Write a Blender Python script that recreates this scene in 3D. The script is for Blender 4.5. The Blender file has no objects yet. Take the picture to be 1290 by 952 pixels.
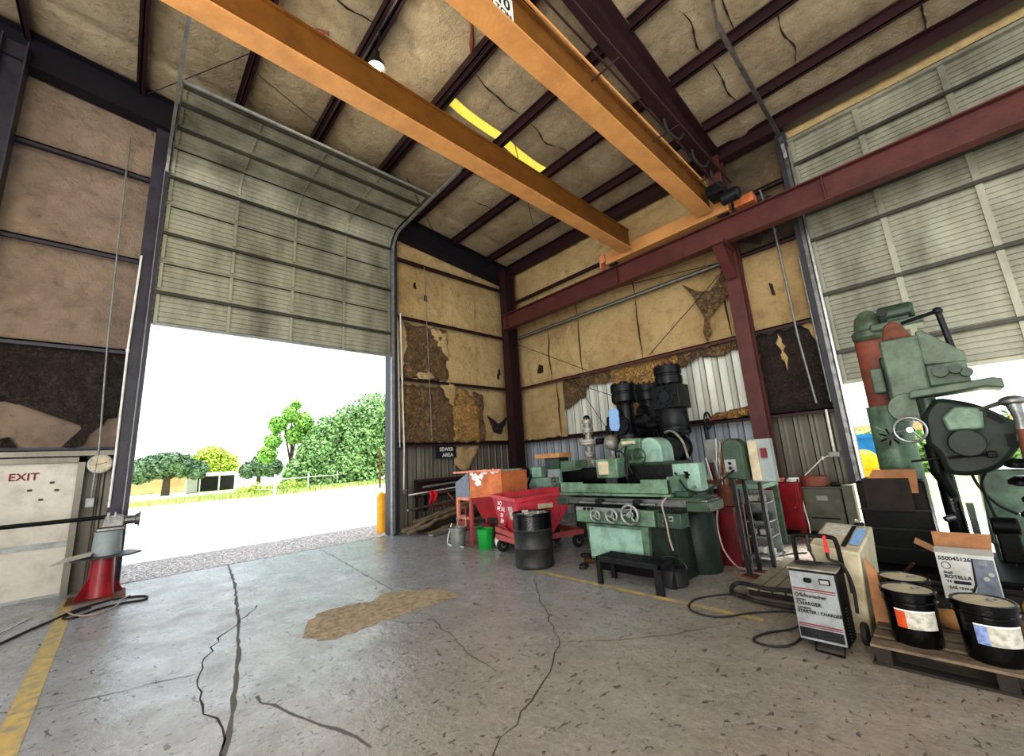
import bpy, math, random
from mathutils import Vector, Matrix, noise
C = bpy.context.scene.collection
PI = math.pi
W0 = {}                      # world origin of every empty / part owner

# ------------------------------------------------------------------ materials
def new_mat(name):
    m = bpy.data.materials.new(name); m.use_nodes = True
    nt = m.node_tree; nt.nodes.clear()
    out = nt.nodes.new('ShaderNodeOutputMaterial'); b = nt.nodes.new('ShaderNodeBsdfPrincipled')
    nt.links.new(b.outputs[0], out.inputs[0])
    return m, nt, b
def N(nt, t, **kw):
    n = nt.nodes.new(t)
    for k, v in kw.items():
        if k.startswith('i_'):
            n.inputs[int(k[2:]) if k[2:].isdigit() else k[2:]].default_value = v
        else: setattr(n, k, v)
    return n
def tex_co(nt): return N(nt, 'ShaderNodeTexCoord').outputs['Object']
def mixc(nt, fac, a, b, mode='MIX'):
    n = N(nt, 'ShaderNodeMix', data_type='RGBA', blend_type=mode)
    for s, v in ((0, fac), (6, a), (7, b)):
        if hasattr(v, 'links'): nt.links.new(v, n.inputs[s])
        else: n.inputs[s].default_value = v if s == 0 else (v[0], v[1], v[2], 1)
    return n.outputs[2]
def noise_fac(nt, co, scale, detail=4, lo=.35, hi=.65, rough=.6, vscale=None, dist=0):
    if vscale:
        mp = N(nt, 'ShaderNodeMapping'); mp.inputs['Scale'].default_value = vscale
        nt.links.new(co, mp.inputs[0]); co = mp.outputs[0]
    n = N(nt, 'ShaderNodeTexNoise'); n.inputs['Scale'].default_value = scale
    n.inputs['Detail'].default_value = detail; n.inputs['Roughness'].default_value = rough
    n.inputs['Distortion'].default_value = dist
    nt.links.new(co, n.inputs['Vector'])
    r = N(nt, 'ShaderNodeMapRange'); r.inputs[1].default_value = lo; r.inputs[2].default_value = hi
    nt.links.new(n.outputs[0], r.inputs[0])
    return r.outputs[0]
def bump(nt, b, h, strength=.3, dist=.02):
    n = N(nt, 'ShaderNodeBump'); n.inputs['Strength'].default_value = strength; n.inputs['Distance'].default_value = dist
    nt.links.new(h, n.inputs['Height']); nt.links.new(n.outputs[0], b.inputs['Normal'])
def L(c): return tuple(((x/255+.055)/1.055)**2.4 if x > 10 else x/255/12.92 for x in c)   # sRGB bytes -> linear
M = {}
def paint(name, col, dirt=None, amt=.5, rough=.5, metal=0, scale=6, bmp=.15, lo=.42, hi=.7, spec=None):
    m, nt, b = new_mat(name); co = tex_co(nt)
    col = L(col); dirt = L(dirt) if dirt else tuple(x*.45 for x in col)
    f = noise_fac(nt, co, scale, 6, lo, hi)
    mul = N(nt, 'ShaderNodeMath', operation='MULTIPLY'); nt.links.new(f, mul.inputs[0]); mul.inputs[1].default_value = amt
    c1 = mixc(nt, mul.outputs[0], col, dirt)
    f2 = noise_fac(nt, co, scale*7, 3, .3, .75)
    mul2 = N(nt, 'ShaderNodeMath', operation='MULTIPLY'); nt.links.new(f2, mul2.inputs[0]); mul2.inputs[1].default_value = amt*.35
    c2 = mixc(nt, mul2.outputs[0], c1, dirt)
    nt.links.new(c2, b.inputs['Base Color'])
    b.inputs['Roughness'].default_value = rough; b.inputs['Metallic'].default_value = metal
    if spec is not None: b.inputs['Specular IOR Level'].default_value = spec
    if bmp: bump(nt, b, f2, bmp, .01)
    M[name] = m; return m
paint('green', (112,140,118), (40,48,38), .75, .42, scale=5)
paint('green_light', (150,180,165), (80,95,85), .55, .45, scale=6)
paint('green_dark', (58,80,62), (20,26,20), .7, .4, scale=6)
paint('green_press', (98,116,96), (40,46,36), .7, .45, scale=5)
paint('dark_red', (105,18,28), (35,8,10), .6, .4, scale=5)
paint('red', (196,66,82), (110,25,35), .5, .45, scale=6)
paint('red_bright', (205,45,50), (120,25,25), .45, .5, scale=6)
paint('red_cab', (150,26,36), (60,12,14), .5, .35, scale=4)
paint('orange', (208,130,82), (120,60,35), .5, .5, scale=5)
paint('orange_pale', (225,150,120), (130,70,50), .5, .5, scale=8)
paint('crane', (204,154,98), (150,102,58), .4, .5, scale=3)
paint('crane_shade', (122,80,26), (76,46,16), .5, .5, scale=3)  # crane paint darkened: shade above the lit bottom flange is put into the colour
paint('pallet_grey', (150,142,128), (96,88,78), .6, .8, scale=7)
paint('tank_dark', (42,54,44), (14,16,14), .7, .45, scale=6, spec=.3)
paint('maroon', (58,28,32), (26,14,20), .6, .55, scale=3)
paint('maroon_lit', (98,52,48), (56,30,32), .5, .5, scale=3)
paint('black', (8,8,9), (20,19,17), .3, .5, scale=8, spec=.25)
paint('black_gloss', (6,6,8), (20,19,19), .35, .18, scale=6, spec=.4)
paint('black_plastic', (28,30,32), (70,68,64), .5, .5, scale=7)
paint('rubber', (26,25,25), (60,55,50), .5, .7, scale=9)
paint('steel', (140,140,138), (60,56,52), .6, .35, .8, scale=8)
paint('steel_bright', (200,202,202), (110,108,104), .5, .28, .9, scale=8)
paint('steel_dark', (52,52,55), (22,21,21), .6, .4, .5, scale=8, spec=.3)
paint('galv', (150,152,150), (90,90,86), .5, .45, .4, scale=8)
paint('iron_pale', (190,188,180), (100,92,80), .65, .5, .3, scale=10)
paint('bop_black', (38,39,42), (12,12,14), .7, .3, .6, scale=9)
paint('rust', (120,72,52), (60,38,30), .7, .7, .1, scale=9)
paint('rust_red', (150,82,66), (90,66,54), .7, .6, scale=6)
paint('white', (225,225,220), (150,145,135), .4, .5, scale=6)
paint('cream', (196,186,160), (120,108,84), .5, .55, scale=6)
paint('door_cream', (196,190,178), (110,98,84), .45, .5, scale=2.5, lo=.5, hi=.75)
paint('grey_cab', (98,100,88), (50,50,42), .5, .5, scale=5)
paint('grey_box', (150,158,158), (100,104,104), .4, .5, scale=5)
paint('cardboard', (176,130,92), (120,85,58), .5, .8, scale=8)
paint('carton_white', (206,206,204), (150,140,125), .45, .7, scale=8)
paint('wood_old', (132,116,96), (62,52,44), .75, .8, scale=7)
paint('wood_dark', (50,42,35), (22,19,16), .7, .8, scale=7)
paint('wood_orange', (196,150,100), (120,80,50), .5, .6, scale=8)
paint('bark', (112,96,80), (54,44,38), .8, .85, scale=12)
paint('yellow_paint', (204,176,104), (148,142,122), .85, .6, scale=9, lo=.38, hi=.6)
paint('yellow', (236,178,20), (180,120,20), .4, .45, scale=6)
paint('bucket_green', (24,160,66), (14,90,50), .4, .4, scale=5)
paint('blue', (30,130,205), (20,80,140), .4, .5, scale=4)
paint('dark_steel', (26,20,32), (14,12,18), .5, .6, scale=3)
paint('jamb', (66,62,72), (34,30,40), .6, .5, scale=4)
paint('rag_red', (200,22,44), (110,10,20), .6, .8, scale=12)
paint('beige_wall', (205,180,140), (160,135,100), .4, .7, scale=.6)
paint('roof_pale', (215,212,205), (160,155,150), .4, .6, scale=1)
paint('wall_dark', (60,60,56), (30,30,30), .4, .7, scale=1)
paint('paper', (200,196,184), (120,114,102), .7, .8, scale=26)
paint('label_orange', (205,90,40), (150,60,30), .4, .5, scale=20)
paint('label_blue', (150,165,205), (60,75,130), .8, .5, scale=30)
paint('sky_blue', (150,185,225), (90,120,170), .4, .4, scale=20)
paint('navy', (30,34,50), None, .3, .5)
paint('slate', (128,134,146), (60,66,80), .5, .5, scale=14)
paint('pcb_grey', (146,150,153), (92,90,86), .6, .5, scale=9)
paint('lid_dusty', (150,145,132), (90,84,74), .7, .6, scale=10)
paint('ink', (22,20,22), None, .2, .6, bmp=0)
paint('ink_red', (122,28,32), None, .2, .6, bmp=0)
paint('ink_white', (232,230,224), None, .2, .6, bmp=0)
paint('weld_rod', (176,140,104), (110,78,56), .6, .5, scale=20)
paint('hose_pink', (158,140,132), (110,86,80), .4, .5, scale=20)
paint('tile_red', (180,92,88), (110,50,44), .5, .7, scale=9)

def m_concrete():
    m, nt, b = new_mat('concrete'); co = tex_co(nt)
    big = noise_fac(nt, co, .35, 5, .35, .68, .6)
    mid = noise_fac(nt, co, 2.2, 7, .35, .7, .7)
    fine = noise_fac(nt, co, 22, 6, .3, .75, .7)
    c = mixc(nt, big, L((160,168,180)), L((146,148,150)))
    # browner towards the machine side (+X, -Y)
    sp = N(nt, 'ShaderNodeSeparateXYZ'); nt.links.new(co, sp.inputs[0])
    mr = N(nt, 'ShaderNodeMapRange'); mr.inputs[1].default_value = -5.5; mr.inputs[2].default_value = -.8
    nt.links.new(sp.outputs[0], mr.inputs[0])
    c = mixc(nt, mr.outputs[0], c, L((146,135,120)))
    mu = N(nt, 'ShaderNodeMath', operation='MULTIPLY'); nt.links.new(mid, mu.inputs[0]); mu.inputs[1].default_value = .55
    c = mixc(nt, mu.outputs[0], c, L((104,99,92)))
    mu = N(nt, 'ShaderNodeMath', operation='MULTIPLY'); nt.links.new(fine, mu.inputs[0]); mu.inputs[1].default_value = .3
    c = mixc(nt, mu.outputs[0], c, L((196,192,186)))
    # gouges and dark flecks
    fl = noise_fac(nt, co, 7.0, 3, .655, .675, .55, vscale=(1.0, 2.4, 1), dist=.8)
    inv = N(nt, 'ShaderNodeMapRange'); inv.inputs[3].default_value = .85; inv.inputs[4].default_value = .3; nt.links.new(mr.outputs[0], inv.inputs[0])
    mu = N(nt, 'ShaderNodeMath', operation='MULTIPLY'); nt.links.new(fl, mu.inputs[0]); nt.links.new(inv.outputs[0], mu.inputs[1])
    c = mixc(nt, mu.outputs[0], c, L((50,48,46)))
    fl2 = noise_fac(nt, co, 17.0, 2, .64, .68, .5, vscale=(1.6, .8, 1), dist=.6)
    mu = N(nt, 'ShaderNodeMath', operation='MULTIPLY'); nt.links.new(fl2, mu.inputs[0]); mu.inputs[1].default_value = .7
    c = mixc(nt, mu.outputs[0], c, L((58,54,50)))
    wh = noise_fac(nt, co, 3.3, 6, .58, .72, .75, vscale=(2.0, 1, 1))
    mu = N(nt, 'ShaderNodeMath', operation='MULTIPLY'); nt.links.new(wh, mu.inputs[0]); mu.inputs[1].default_value = .45
    c = mixc(nt, mu.outputs[0], c, L((186,182,176)))
    nt.links.new(c, b.inputs['Base Color'])
    rr = N(nt, 'ShaderNodeMapRange'); rr.inputs[3].default_value = .17; rr.inputs[4].default_value = .42
    nt.links.new(mid, rr.inputs[0]); nt.links.new(rr.outputs[0], b.inputs['Roughness'])
    bump(nt, b, mid, .35, .02)
    M['concrete'] = m
m_concrete()
def m_insul(name, c0, c1, c2, seam=None, rough=.55):
    m, nt, b = new_mat(name); co = tex_co(nt)
    f = noise_fac(nt, co, .55, 5, .38, .68, .6)
    c = mixc(nt, f, L(c0), L(c1))
    g = noise_fac(nt, co, 3.5, 8, .5, .75, .75)
    mu = N(nt, 'ShaderNodeMath', operation='MULTIPLY'); nt.links.new(g, mu.inputs[0]); mu.inputs[1].default_value = .55
    c = mixc(nt, mu.outputs[0], c, L(c2))
    nt.links.new(c, b.inputs['Base Color']); b.inputs['Roughness'].default_value = rough
    k = noise_fac(nt, co, 14, 6, .62, .70, .7)
    mk = N(nt, 'ShaderNodeMath', operation='MULTIPLY'); nt.links.new(k, mk.inputs[0]); mk.inputs[1].default_value = .5
    c = mixc(nt, mk.outputs[0], c, L(c2)); nt.links.new(c, b.inputs['Base Color'])
    w = noise_fac(nt, co, 5, 8, .2, .8, .75, dist=.6)
    bump(nt, b, w, .8, .06)
    M[name] = m
m_insul('insul_wall', (206,182,136), (178,150,108), (112,88,60))
m_insul('insul_cool', (172,152,132), (140,122,108), (92,78,70))
m_insul('insul_roof', (196,180,152), (164,146,120), (104,86,66))
def m_fiber(name, c0, c1, c2):
    m, nt, b = new_mat(name); co = tex_co(nt)
    f = noise_fac(nt, co, 4.5, 8, .38, .62, .8, dist=.6)
    c = mixc(nt, f, L(c0), L(c1))
    g = noise_fac(nt, co, 20, 8, .5, .64, .8, dist=.8)
    c = mixc(nt, g, c, L(c2))
    nt.links.new(c, b.inputs['Base Color']); b.inputs['Roughness'].default_value = 1
    bump(nt, b, g, 1.0, .06)
    M[name] = m
m_fiber('fiber_dark', (74,62,56), (40,33,32), (140,118,98))
m_fiber('fiber_brown', (160,130,92), (88,68,52), (206,178,136))
m_fiber('fiber_yellow', (216,174,108), (150,112,68), (240,212,158))
paint('sand', (192,176,150), (128,112,92), .8, .95, scale=14, bmp=.8, lo=.4, hi=.65)
m_fiber('asphalt_pink', (236,228,226), (214,204,202), (246,240,238))
def m_siding(name, c0, c1, metal=.2, rough=.45, line=0, axis=0, ph=0):
    m, nt, b = new_mat(name); co = tex_co(nt)
    f = noise_fac(nt, co, 1.2, 6, .35, .7, .65, vscale=(1, 1, .35))
    c = mixc(nt, f, L(c0), L(c1))
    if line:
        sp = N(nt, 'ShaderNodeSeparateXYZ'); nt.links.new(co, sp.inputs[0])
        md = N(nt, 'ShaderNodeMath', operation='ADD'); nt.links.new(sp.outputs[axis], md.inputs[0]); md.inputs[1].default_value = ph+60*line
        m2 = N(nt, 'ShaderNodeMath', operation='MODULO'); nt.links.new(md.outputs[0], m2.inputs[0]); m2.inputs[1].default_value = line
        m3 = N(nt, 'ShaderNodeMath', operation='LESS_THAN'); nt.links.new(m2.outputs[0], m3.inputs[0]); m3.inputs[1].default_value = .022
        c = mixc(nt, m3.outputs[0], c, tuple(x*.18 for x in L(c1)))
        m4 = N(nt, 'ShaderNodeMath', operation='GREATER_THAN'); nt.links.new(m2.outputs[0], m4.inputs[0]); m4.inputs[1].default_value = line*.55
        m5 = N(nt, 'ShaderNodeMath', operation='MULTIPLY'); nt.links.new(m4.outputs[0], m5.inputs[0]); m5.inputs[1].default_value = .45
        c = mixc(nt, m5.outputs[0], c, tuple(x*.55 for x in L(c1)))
    nt.links.new(c, b.inputs['Base Color'])
    b.inputs['Roughness'].default_value = rough; b.inputs['Metallic'].default_value = metal
    M[name] = m
m_siding('siding', (150,145,132), (108,102,92))
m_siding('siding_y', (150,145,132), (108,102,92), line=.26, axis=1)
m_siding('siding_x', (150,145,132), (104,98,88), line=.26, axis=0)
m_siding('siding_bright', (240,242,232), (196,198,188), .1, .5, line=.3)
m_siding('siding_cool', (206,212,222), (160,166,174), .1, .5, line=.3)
m_siding('rolldoor', (170,168,150), (108,106,92), .15, .45)
m_siding('rolldoor_rib', (176,174,156), (116,114,102), .3, .4)
m_siding('strut', (86,84,76), (54,52,48), .4, .45)
def m_plain(name, col, rough=.6, emit=0, metal=0):
    m, nt, b = new_mat(name); b.inputs['Base Color'].default_value = (*L(col), 1)
    b.inputs['Roughness'].default_value = rough; b.inputs['Metallic'].default_value = metal
    if emit:
        b.inputs['Emission Color'].default_value = (*L(col), 1); b.inputs['Emission Strength'].default_value = emit
    M[name] = m; return m
m_plain('lamp_glow', (255,236,190), .5, 60)
m_insul('insul_soot_shade', (120,104,80), (60,50,42), (40,34,30))  # sooty facing, with the corner's ambient shade painted into its colour
m_plain('apron', (236,235,233), .9)
m_fiber('skylight', (232,222,90), (214,190,70), (250,244,150)); b_=M['skylight'].node_tree.nodes['Principled BSDF']; b_.inputs['Emission Color'].default_value=(.75,.66,.13,1); b_.inputs['Emission Strength'].default_value=.8  # emission stands in for daylight coming through the translucent yellow insulation
m_plain('crack', (66,62,58), .9)
m_plain('joint', (104,100,96), .9)
m_plain('clip_red', (200,40,50), .5)
m_plain('clip_black', (30,30,34), .5)
def m_leaf(name, c0, c1):
    m, nt, b = new_mat(name); co = tex_co(nt)
    f = noise_fac(nt, co, 1.3, 4, .3, .7)
    c = mixc(nt, f, L(c0), L(c1)); nt.links.new(c, b.inputs['Base Color']); b.inputs['Roughness'].default_value = .6
    M[name] = m
m_leaf('leaf_dark', (140,166,132), (72,100,72)); m_leaf('leaf_lime', (208,222,110), (160,186,70))
m_leaf('leaf_mid', (168,198,134), (92,132,76)); m_leaf('leaf_fresh', (178,216,120), (118,168,76))
m_leaf('grass', (210,220,156), (182,200,120)); m_leaf('grass_pale', (232,234,200), (210,220,160))

# ------------------------------------------------------------------ mesh builder
class MB:
    def __init__(s): s.v = []; s.f = []
    def add(s, vs, fs):
        o = len(s.v); s.v += [tuple(v) for v in vs]; s.f += [tuple(i+o for i in f) for f in fs]; return s
    def box(s, x0, x1, y0, y1, z0, z1):
        return s.add([(x0,y0,z0),(x1,y0,z0),(x1,y1,z0),(x0,y1,z0),(x0,y0,z1),(x1,y0,z1),(x1,y1,z1),(x0,y1,z1)],
                     [(0,3,2,1),(4,5,6,7),(0,1,5,4),(1,2,6,5),(2,3,7,6),(3,0,4,7)])
    def cbox(s, c, d, rz=0, mat=None):
        R = mat or Matrix.Rotation(rz, 3, 'Z')
        vs = [Vector(c)+R@Vector((sx*d[0]/2, sy*d[1]/2, sz*d[2]/2)) for sz in (-1,1) for sx, sy in ((-1,-1),(1,-1),(1,1),(-1,1))]
        return s.add(vs, [(0,3,2,1),(4,5,6,7),(0,1,5,4),(1,2,6,5),(2,3,7,6),(3,0,4,7)])
    def bar(s, p, q, w, h, up=(0,0,1)):
        p, q = Vector(p), Vector(q); d = (q-p).normalized(); u = Vector(up)
        if abs(d.dot(u)) > .98: u = Vector((0,1,0))
        a = d.cross(u).normalized(); u = a.cross(d).normalized()
        vs = [e+a*sx*w/2+u*sy*h/2 for e in (p, q) for sx, sy in ((-1,-1),(1,-1),(1,1),(-1,1))]
        return s.add(vs, [(0,1,2,3),(7,6,5,4),(0,4,5,1),(1,5,6,2),(2,6,7,3),(3,7,4,0)])
    def ibeam(s, p, q, w, h, tf=.02, tw=.015, up=(0,0,1)):
        p, q = Vector(p), Vector(q); u = Vector(up); d = (q-p).normalized(); u = (u-d*d.dot(u)).normalized()
        s.bar(p+u*(h/2-tf/2), q+u*(h/2-tf/2), w, tf, u); s.bar(p-u*(h/2-tf/2), q-u*(h/2-tf/2), w, tf, u)
        return s.bar(p, q, tw, h-2*tf, u)
    def tube(s, pts, r, n=8, caps=True):
        pts = [Vector(p) for p in pts]; rs = r if isinstance(r, (list, tuple)) else [r]*len(pts)
        rings = []; prev = None
        for i, p in enumerate(pts):
            d = (pts[min(i+1, len(pts)-1)]-pts[max(i-1, 0)]).normalized()
            if prev is None:
                a = d.cross(Vector((0,0,1)))
                if a.length < .1: a = d.cross(Vector((0,1,0)))
            else: a = prev-d*prev.dot(d)
            if a.length < 1e-5: a = d.cross(Vector((1,0,0)))
            a.normalize(); prev = a; b = d.cross(a)
            rings.append([p+a*math.cos(t)*rs[i]+b*math.sin(t)*rs[i] for t in (2*PI*k/n for k in range(n))])
        vs = [v for r_ in rings for v in r_]; fs = []
        for i in range(len(pts)-1):
            for k in range(n): fs.append((i*n+k, i*n+(k+1)%n, (i+1)*n+(k+1)%n, (i+1)*n+k))
        if caps: fs += [tuple(range(n-1,-1,-1)), tuple((len(pts)-1)*n+k for k in range(n))]
        return s.add(vs, fs)
    def lathe(s, prof, c=(0,0,0), ax='Z', n=24, caps=True):
        vs = []; fs = []
        for r, z in prof:
            for k in range(n):
                t = 2*PI*k/n; x, y = r*math.cos(t), r*math.sin(t)
                v = (x, y, z) if ax == 'Z' else ((z, x, y) if ax == 'X' else (y, z, x))
                vs.append((v[0]+c[0], v[1]+c[1], v[2]+c[2]))
        for i in range(len(prof)-1):
            for k in range(n): fs.append((i*n+k, i*n+(k+1)%n, (i+1)*n+(k+1)%n, (i+1)*n+k))
        if caps: fs += [tuple(range(n-1,-1,-1)), tuple((len(prof)-1)*n+k for k in range(n))]
        return s.add(vs, fs)
    def prism(s, poly, a, b, ax='Y'):
        n = len(poly); mk = {'Y': lambda u, v, w: (u, w, v), 'X': lambda u, v, w: (w, u, v), 'Z': lambda u, v, w: (u, v, w)}[ax]
        vs = [mk(u, v, a) for u, v in poly]+[mk(u, v, b) for u, v in poly]
        fs = [tuple(range(n)), tuple(range(2*n-1, n-1, -1))]+[(i, i+n, (i+1)%n+n, (i+1)%n) for i in range(n)]
        return s.add(vs, fs)
    def torus(s, c, R, r, ax='Z', n=24, m=8):
        pts = []
        vs = []; fs = []
        for i in range(n):
            t = 2*PI*i/n
            for j in range(m):
                q = 2*PI*j/m; rr = R+r*math.cos(q); x, y, z = rr*math.cos(t), rr*math.sin(t), r*math.sin(q)
                v = (x, y, z) if ax == 'Z' else ((z, x, y) if ax == 'X' else (y, z, x))
                vs.append((v[0]+c[0], v[1]+c[1], v[2]+c[2]))
        for i in range(n):
            for j in range(m): fs.append((i*m+j, ((i+1)%n)*m+j, ((i+1)%n)*m+(j+1)%m, i*m+(j+1)%m))
        return s.add(vs, fs)
    def ball(s, c, r, n=12, sq=(1,1,1)):
        prof = [(math.sin(PI*i/n)*r+1e-4, -math.cos(PI*i/n)*r) for i in range(n+1)]
        o = len(s.v); s.lathe(prof, (0,0,0), 'Z', n*2)
        for i in range(o, len(s.v)):
            v = s.v[i]; s.v[i] = (c[0]+v[0]*sq[0], c[1]+v[1]*sq[1], c[2]+v[2]*sq[2])
        return s
    def wheel(s, c, R, r, ax='Y', spokes=3, hub=.25):
        s.torus(c, R, r, ax, 24, 8); s.lathe([(R*hub,-r*1.3),(R*hub,r*1.3)], c, ax, 12)
        for k in range(spokes):
            t = 2*PI*k/spokes+.4; x, y = math.cos(t)*R, math.sin(t)*R
            q = {'Z': (x, y, 0), 'X': (0, x, y), 'Y': (y, 0, x)}[ax]
            s.tube([c, (c[0]+q[0], c[1]+q[1], c[2]+q[2])], r*.75, 6)
        return s
    def xf(s, mat):
        s.v = [tuple(mat@Vector(v)) for v in s.v]; return s
    def build(s, name, mat, parent=None, bevel=0, smooth=None, local=False, kind=None, label=None):
        me = bpy.data.meshes.new(name)
        vs = s.v
        if parent is not None and not local:
            w = W0.get(parent.name, Matrix.Identity(4)).inverted(); vs = [tuple(w@Vector(v)) for v in vs]
        me.from_pydata(vs, [], s.f); me.validate(); me.update()
        me.materials.append(M[mat] if isinstance(mat, str) else mat)
        o = bpy.data.objects.new(name, me); C.objects.link(o)
        if parent is not None:
            o.parent = parent; W0[o.name] = W0.get(parent.name, Matrix.Identity(4))
        if smooth is not False:
            for p in me.polygons: p.use_smooth = True
            me.set_sharp_from_angle(angle=math.radians(smooth or 35))
        if bevel:
            b = o.modifiers.new('b', 'BEVEL'); b.width = bevel; b.segments = 2; b.limit_method = 'ANGLE'; b.angle_limit = math.radians(40)
        if kind: o['kind'] = kind
        if label: o['label'] = label
        return o
def tag(o, label, cat, group=None, kind=None):
    o['label'] = label; o['category'] = cat
    if group: o['group'] = group
    if kind: o['kind'] = kind
    return o
def thing(name, label, cat, loc=(0,0,0), rz=0, group=None):
    o = bpy.data.objects.new(name, None); C.objects.link(o); o.empty_display_size = .1
    o.location = loc; o.rotation_euler = (0,0,rz)
    W0[o.name] = Matrix.Translation(loc)@Matrix.Rotation(rz, 4, 'Z')
    return tag(o, label, cat, group)
def text(s, size, loc, ux, uy, mat, name, parent, ext=.001, align='CENTER', sx=1.0, bold=.018):
    """flat raised lettering; ux, uy = direction of reading and of up, in world axes"""
    cu = bpy.data.curves.new('lettering_src', 'FONT'); cu.body = s; cu.size = size; cu.align_x = align; cu.align_y = 'CENTER'; cu.extrude = ext; cu.offset = size*bold; cu.resolution_u = 3
    t = bpy.data.objects.new('lettering_src', cu); C.objects.link(t)
    bpy.context.view_layer.update()
    me0 = t.evaluated_get(bpy.context.evaluated_depsgraph_get()).to_mesh()
    vs = [v.co.copy() for v in me0.vertices]; fs = [tuple(p.vertices) for p in me0.polygons]
    bpy.data.objects.remove(t); bpy.data.curves.remove(cu)
    ux, uy = Vector(ux).normalized(), Vector(uy).normalized(); uz = ux.cross(uy)
    b = MB(); b.add([Vector(loc)+ux*v.x*sx+uy*v.y+uz*v.z for v in vs], fs)
    return b.build(name, mat, parent, smooth=False)
def ribbon(pts, w, z, jitter=0, seed=1):
    r = random.Random(seed); b = MB(); vs = []
    P = []
    for i in range(len(pts)-1):
        a, c = Vector((*pts[i], 0)), Vector((*pts[i+1], 0)); n = max(1, int((c-a).length/.12)) if jitter else 1
        for k in range(n): P.append(a.lerp(c, k/n))
    P.append(Vector((*pts[-1], 0)))
    for i, p in enumerate(P):
        d = (P[min(i+1, len(P)-1)]-P[max(i-1, 0)]).normalized(); n = Vector((-d.y, d.x, 0))
        o = n*r.uniform(-jitter, jitter); ww = w*(r.uniform(.4, 1.3) if jitter else 1)
        vs += [p+o-n*ww/2, p+o+n*ww/2]
    b.add([(v.x, v.y, z) for v in vs], [(2*i, 2*i+2, 2*i+3, 2*i+1)[::-1] for i in range(len(P)-1)])
    return b
def smooth_path(pts, k=6):
    P = [Vector(p) for p in pts]; out = []
    for i in range(len(P)-1):
        p0, p1, p2, p3 = P[max(i-1,0)], P[i], P[i+1], P[min(i+2, len(P)-1)]
        for j in range(k):
            t = j/k; out.append(.5*((2*p1)+(p2-p0)*t+(2*p0-5*p1+4*p2-p3)*t*t+(3*p1-p0-3*p2+p3)*t**3))
    out.append(P[-1]); return out
def copy_tree(o, parent=None):
    c = o.copy(); C.objects.link(c)
    if parent is not None: c.parent = parent
    for ch in list(o.children): copy_tree(ch, c)
    return c
# ================================================================== the building
XA, YB = -9.65, 9.35          # inner faces of the girts on the two walls
def roofz(y): return 8.3+.1*(9.4-y)
rnd = random.Random(7)
fl = MB().box(-9.75, 6, -8, 9.7, -.2, 0).build('floor', 'concrete', kind='structure', smooth=False)
cr = {
 'a': ([(-9.7,1.62),(-7.8,1.41),(-6.13,1.16),(-4.97,.96),(-4.14,.79),(-3.62,.68),(-3.26,.6),(-2.4,.42)], .034, .01),
 'b': ([(-6.38,1.42),(-5.92,1.15),(-5.51,.89),(-5.05,.73),(-4.55,.62),(-4.06,.56),(-3.77,.62),(-3.45,.61),(-3.0,.55)], .014, .025),
 'c': ([(-3.87,.87),(-3.39,1.0),(-2.99,1.14),(-2.66,1.22)], .022, .02),
 'd': ([(-5.19,-.49),(-5.06,-.36),(-4.95,-.15),(-4.91,.03),(-4.84,.2),(-4.7,.6)], .008, .02),
 'e': ([(-9.7,3.25),(-8.36,3.11),(-6.58,2.91),(-5.48,2.79)], .014, .01),
 'f': ([(-4.16,2.56),(-3.56,2.42),(-3.08,2.31),(-2.75,2.26)], .014, .02),
 'g': ([(-4.34,4.36),(-3.64,3.71),(-3.09,3.28),(-2.75,3.02),(-2.51,2.68),(-2.36,2.37),(-2.27,2.15),(-2.16,1.93),(-2.15,1.78),(-2.0,1.5)], .010, .02),
 'h': ([(-2.7,2.97),(-2.48,3.17),(-2.24,3.44),(-2.03,3.68),(-1.86,3.95),(-1.69,4.23)], .008, .02)}
for i, k in enumerate(cr): ribbon(cr[k][0], cr[k][1], .0015, cr[k][2], i).build('floor_crack', 'joint' if k in 'acef' else 'crack', fl, kind='structure', smooth=False)
ribbon([(-9.3,-.38),(-3.6,-.38)], .14, .002, 0).build('painted_line', 'yellow_paint', fl, kind='structure', smooth=False, label='faded yellow floor line by the exit door')
ribbon([(-4.75,4.55),(-1.5,4.49)], .085, .002, 0).build('painted_line', 'yellow_paint', fl, kind='structure', smooth=False, label='yellow floor line in front of the machines')
# absorbent patch
pp = [(-4.76,1.48),(-5.11,1.62),(-5.4,1.87),(-5.37,2.16),(-5.25,2.44),(-5.44,2.64),(-5.22,2.96),(-4.88,3.21),(-4.49,3.17),(-4.52,2.96),(-4.47,2.64),(-4.49,2.39),(-4.51,2.15),(-4.46,1.85),(-4.51,1.61)]
pp = [(v.x, v.y) for v in smooth_path([(*p,0) for p in pp+[pp[0]]], 4)][:-1]
cx, cy = sum(p[0] for p in pp)/len(pp), sum(p[1] for p in pp)/len(pp)
b = MB(); vs = []; fs = []; R = 7; n = len(pp)
for j in range(R+1):
    for p in pp:
        t = j/R; x, y = cx+(p[0]-cx)*(1-t), cy+(p[1]-cy)*(1-t)
        if j == 0: x += rnd.uniform(-.03,.03); y += rnd.uniform(-.03,.03)
        vs.append((x, y, .002+(.012*min(1,j)*(.6+.4*math.sin(y*26+x*4)))))
for j in range(R):
    for i in range(n): fs.append((j*n+i, j*n+(i+1)%n, (j+1)*n+(i+1)%n, (j+1)*n+i))
o = b.add(vs, fs).build('sand_spill', 'sand'); tag(o, 'patch of tan absorbent spread on the concrete floor, with tyre ridges', 'sand', kind='stuff')

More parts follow.
